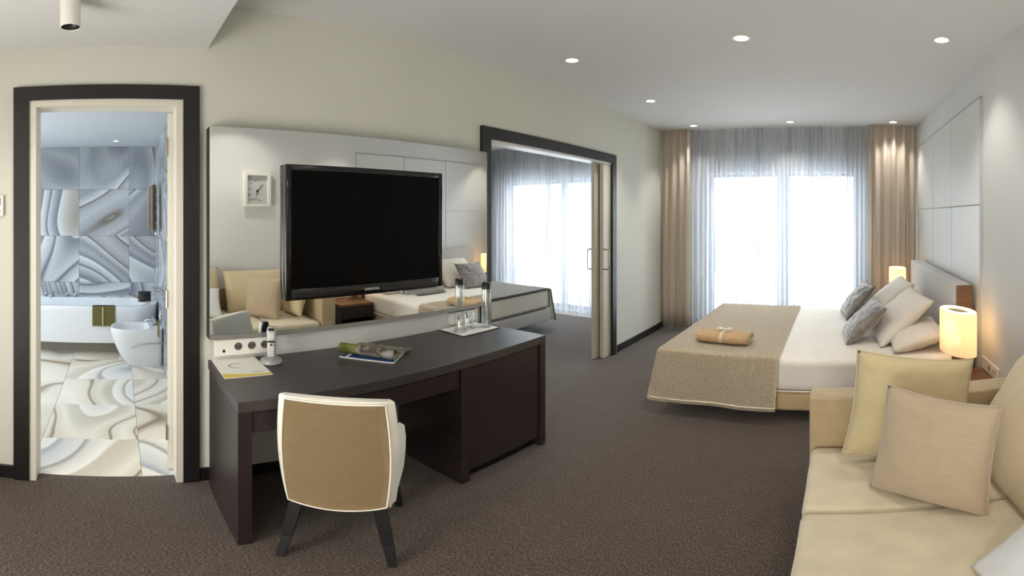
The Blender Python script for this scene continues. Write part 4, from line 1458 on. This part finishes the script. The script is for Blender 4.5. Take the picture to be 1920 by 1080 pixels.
def tubtowel(u, v):
    y = -0.285 + 0.24 * u
    q = v * 0.34
    if q < 0.045: x, z = tx1 - 0.058, tz1 - 0.04 + q
    elif q < 0.12: x, z = tx1 - 0.058 + (q - 0.045) * 0.9, tz1 + 0.008
    else: x, z = tx1 + 0.012, tz1 + 0.006 - (q - 0.12)
    return (x + 0.002 * math.sin(u * 18), y, z)


grid(bm, tubtowel, 14, 24); bmesh.ops.solidify(bm, geom=bm.faces[:], thickness=0.007)
t = Thing('towel', 'olive towel draped over the bathtub rim', 'towel', (tx1, -0.165, 0.3))
t.part('cloth', bm, M['olive'], smooth='all')
bm = bmesh.new()
box(bm, tx1 + 0.0165, tx1 + 0.019, -0.18, -0.170, tz1 - 0.205, tz1)
t.part('stripe', bm, M['ribbon'])

# bidet
t = Thing('bidet', 'white ceramic bidet against right wall of the bathroom', 'bidet', (-4.60, 0.2, 0))
bm = bmesh.new()


def oval(x0, x1, y0, y1, z, n=40, sq=2.6):
    """D-shaped loop: round end towards -Y, flat end on the wall side"""
    cx_, cy_ = (x0 + x1) / 2, (y0 + y1) / 2
    pts = []
    for i in range(n):
        a = 2 * PI * i / n
        c_, s_ = math.cos(a), math.sin(a)
        k = sq if s_ < 0 else 7.0
        pts.append((cx_ + (x1 - x0) / 2 * math.copysign(abs(c_) ** (2 / k), c_), cy_ + (y1 - y0) / 2 * math.copysign(abs(s_) ** (2 / k), s_), z))
    return pts


yb = BATH_Y1 - 0.002
rings = [oval(-4.72, -4.48, 0.08, yb, 0.0), oval(-4.73, -4.47, 0.06, yb, 0.02), oval(-4.76, -4.44, -0.02, yb, 0.16), oval(-4.78, -4.415, -0.075, yb, 0.30),
         oval(-4.785, -4.41, -0.09, yb, 0.395), oval(-4.78, -4.415, -0.085, yb, 0.41), oval(-4.755, -4.44, -0.055, yb - 0.13, 0.41), oval(-4.74, -4.455, -0.03, yb - 0.15, 0.36),
         oval(-4.68, -4.52, 0.05, yb - 0.2, 0.27)]
loft(bm, rings)
t.part('bowl', bm, M['ceramic'], smooth=50)
bm = bmesh.new()
tube(bm, [(-4.6, 0.355, 0.41), (-4.6, 0.355, 0.465), (-4.6, 0.31, 0.475), (-4.6, 0.25, 0.462)], [0.018, 0.018, 0.012, 0.010], 10)
tp = t.part('tap', bm, M['chrome'], smooth='all')
bm = bmesh.new(); tube(bm, [(-4.6, 0.355, 0.468), (-4.6, 0.33, 0.51)], 0.007, 8)
t.part('lever', bm, M['chrome'], sub=tp)
bm = bmesh.new(); tube(bm, [(-4.405, 0.12, 0.225), (-4.395, 0.18, 0.26), (-4.39, 0.28, 0.275), (-4.39, 0.425, 0.27)], 0.006, 8)
t.part('hose', bm, M['silver'], smooth='all')

# towel rail with towels high on the right wall
t = Thing('towel_rail', 'chrome towel rail high on the right wall of the bathroom', 'rail', (-4.85, BATH_Y1, 1.3))
for xx in (-5.02, -4.66):
    bm = bmesh.new(); tube(bm, [(xx, BATH_Y1 - 0.03, 1.33), (xx, BATH_Y1 - 0.03, 1.90)], 0.011, 8)
    t.part('upright', bm, M['chrome'])
for k in range(6):
    bm = bmesh.new(); tube(bm, [(-5.02, BATH_Y1 - 0.05, 1.37 + k * 0.095), (-4.66, BATH_Y1 - 0.05, 1.37 + k * 0.095)], 0.008, 8)
    t.part('crossbar', bm, M['chrome'])


def hung_towel(x0, x1, m, label, dy):
    def f(u, v):
        q = v * 1.0
        if q < 0.47: y, z = BATH_Y1 - dy - 0.045, 1.385 + q
        elif q < 0.53: y, z = BATH_Y1 - dy - 0.045 + (q - 0.47), 1.857 + 0.004
        else: y, z = BATH_Y1 - 0.062 - (dy - 0.06) * 0.3, 1.855 - (q - 0.53)
        return (x0 + (x1 - x0) * u, y + 0.004 * math.sin(u * 9), z)
    bm = bmesh.new(); grid(bm, f, 8, 30); bmesh.ops.solidify(bm, geom=bm.faces[:], thickness=0.012)
    link('towel', bm, m, label=label, cat='towel', group='towels on the bathroom rail', smooth='all')


hung_towel(-5.00, -4.92, M['towel_cream'], 'narrow cream towel at the left of the towel rail', 0.075)
hung_towel(-4.905, -4.81, M['towel_brown'], 'brown towel hanging in the middle of the towel rail', 0.060)
hung_towel(-4.795, -4.68, M['towel_tan'], 'caramel towel hanging at the right of the towel rail', 0.050)

# towel ring with olive towel, and a glass shelf with a flower
t = Thing('towel_ring', 'chrome towel ring on the bathroom wall above the bidet', 'ring', (-4.25, BATH_Y1, 0.6))
bm = bmesh.new(); tube(bm, [(-4.25 + 0.07 * math.cos(a * PI / 12), BATH_Y1 - 0.05, 0.60 + 0.07 * math.sin(a * PI / 12)) for a in range(25)], 0.006, 8)
t.part('ring', bm, M['chrome'], smooth='all')
bm = bmesh.new(); tube(bm, [(-4.25, BATH_Y1, 0.67), (-4.25, BATH_Y1 - 0.05, 0.67)], 0.009, 8)
t.part('mount', bm, M['chrome'])
bm = bmesh.new()
grid(bm, lambda u, v: (-4.31 + 0.12 * u, BATH_Y1 - 0.065 - 0.006 * math.sin(u * 12), 0.545 - 0.16 * v), 12, 8)
bmesh.ops.solidify(bm, geom=bm.faces[:], thickness=0.012)
link('towel', bm, M['olive'], label='small olive towel hanging on the ring by the bidet', cat='towel', smooth='all')
t = Thing('glass_shelf', 'small glass shelf on the bathroom wall right of the bathtub', 'shelf', (-4.3, BATH_Y1, 0.84))
t.part('shelf_plate', B(-4.42, -4.12, BATH_Y1 - 0.11, BATH_Y1 - 0.002, 0.84, 0.848), M['tumbler'])
for xx in (-4.38, -4.16):
    bm = bmesh.new(); tube(bm, [(xx, BATH_Y1, 0.835), (xx, BATH_Y1 - 0.10, 0.835)], 0.007, 8)
    t.part('bracket', bm, M['chrome'])


def flower(x, y, z, s, label, m, group=None):
    t = Thing('flower', label, 'flower', (x, y, z), local=True, group=group)
    for k in range(6):
        a = k * PI / 3
        bm = bmesh.new()
        grid(bm, lambda u, v: ((0.2 + 0.9 * u) * s * math.cos(a + (v - .5) * 0.8 * math.sin(PI * min(1, u + .1))),
                               (0.2 + 0.9 * u) * s * math.sin(a + (v - .5) * 0.8 * math.sin(PI * min(1, u + .1))), 0.006 + s * 0.5 * u * u), 5, 4)
        bmesh.ops.solidify(bm, geom=bm.faces[:], thickness=0.002)
        t.part('petal', bm, m, smooth='all')
    bm = bmesh.new(); lathe(bm, [(0.001, 0), (s * .25, 0.004), (s * .2, 0.02), (0.001, 0.026)], n=10)
    t.part('centre', bm, M['yellow_flower'], smooth='all')
    for a in (0.5, 3.4):
        bm = bmesh.new()
        grid(bm, lambda u, v: (s * 1.7 * u * math.cos(a) + (v - .5) * s * .7 * math.sin(PI * u) * -math.sin(a), s * 1.7 * u * math.sin(a) + (v - .5) * s * .7 * math.sin(PI * u) * math.cos(a), 0.004 + 0.01 * u), 5, 3)
        bmesh.ops.solidify(bm, geom=bm.faces[:], thickness=0.002)
        t.part('leaf', bm, M['leaf'], smooth='all')


flower(-5.42, 0.20, tz1 + 0.002, 0.05, 'white flower with leaves on the bathtub corner', M['flower'])
flower(-4.62, 0.385, 0.412, 0.03, 'small yellow flower on the bidet rim by the wall', M['yellow_flower'])

# bathroom ceiling light, followed by added fill spots without fixtures
for x, y, lb in ((-5.10, -0.035, 'small bright ceiling light in the bathroom above the tub'),):
    downlight(x, y, lb, BH, 'glow_cool', 0.025)
    spot('ceiling_or_fill_spot', (x, y, BH - 0.03), P_BATH * 0.4, COOL, 150)
spot('ceiling_or_fill_spot', (-3.6, -0.8, BH - 0.03), P_BATH, COOL, 165, size=0.15)
spot('ceiling_or_fill_spot', (-4.6, -1.2, BH - 0.03), P_BATH * 0.8, COOL, 165, size=0.15)
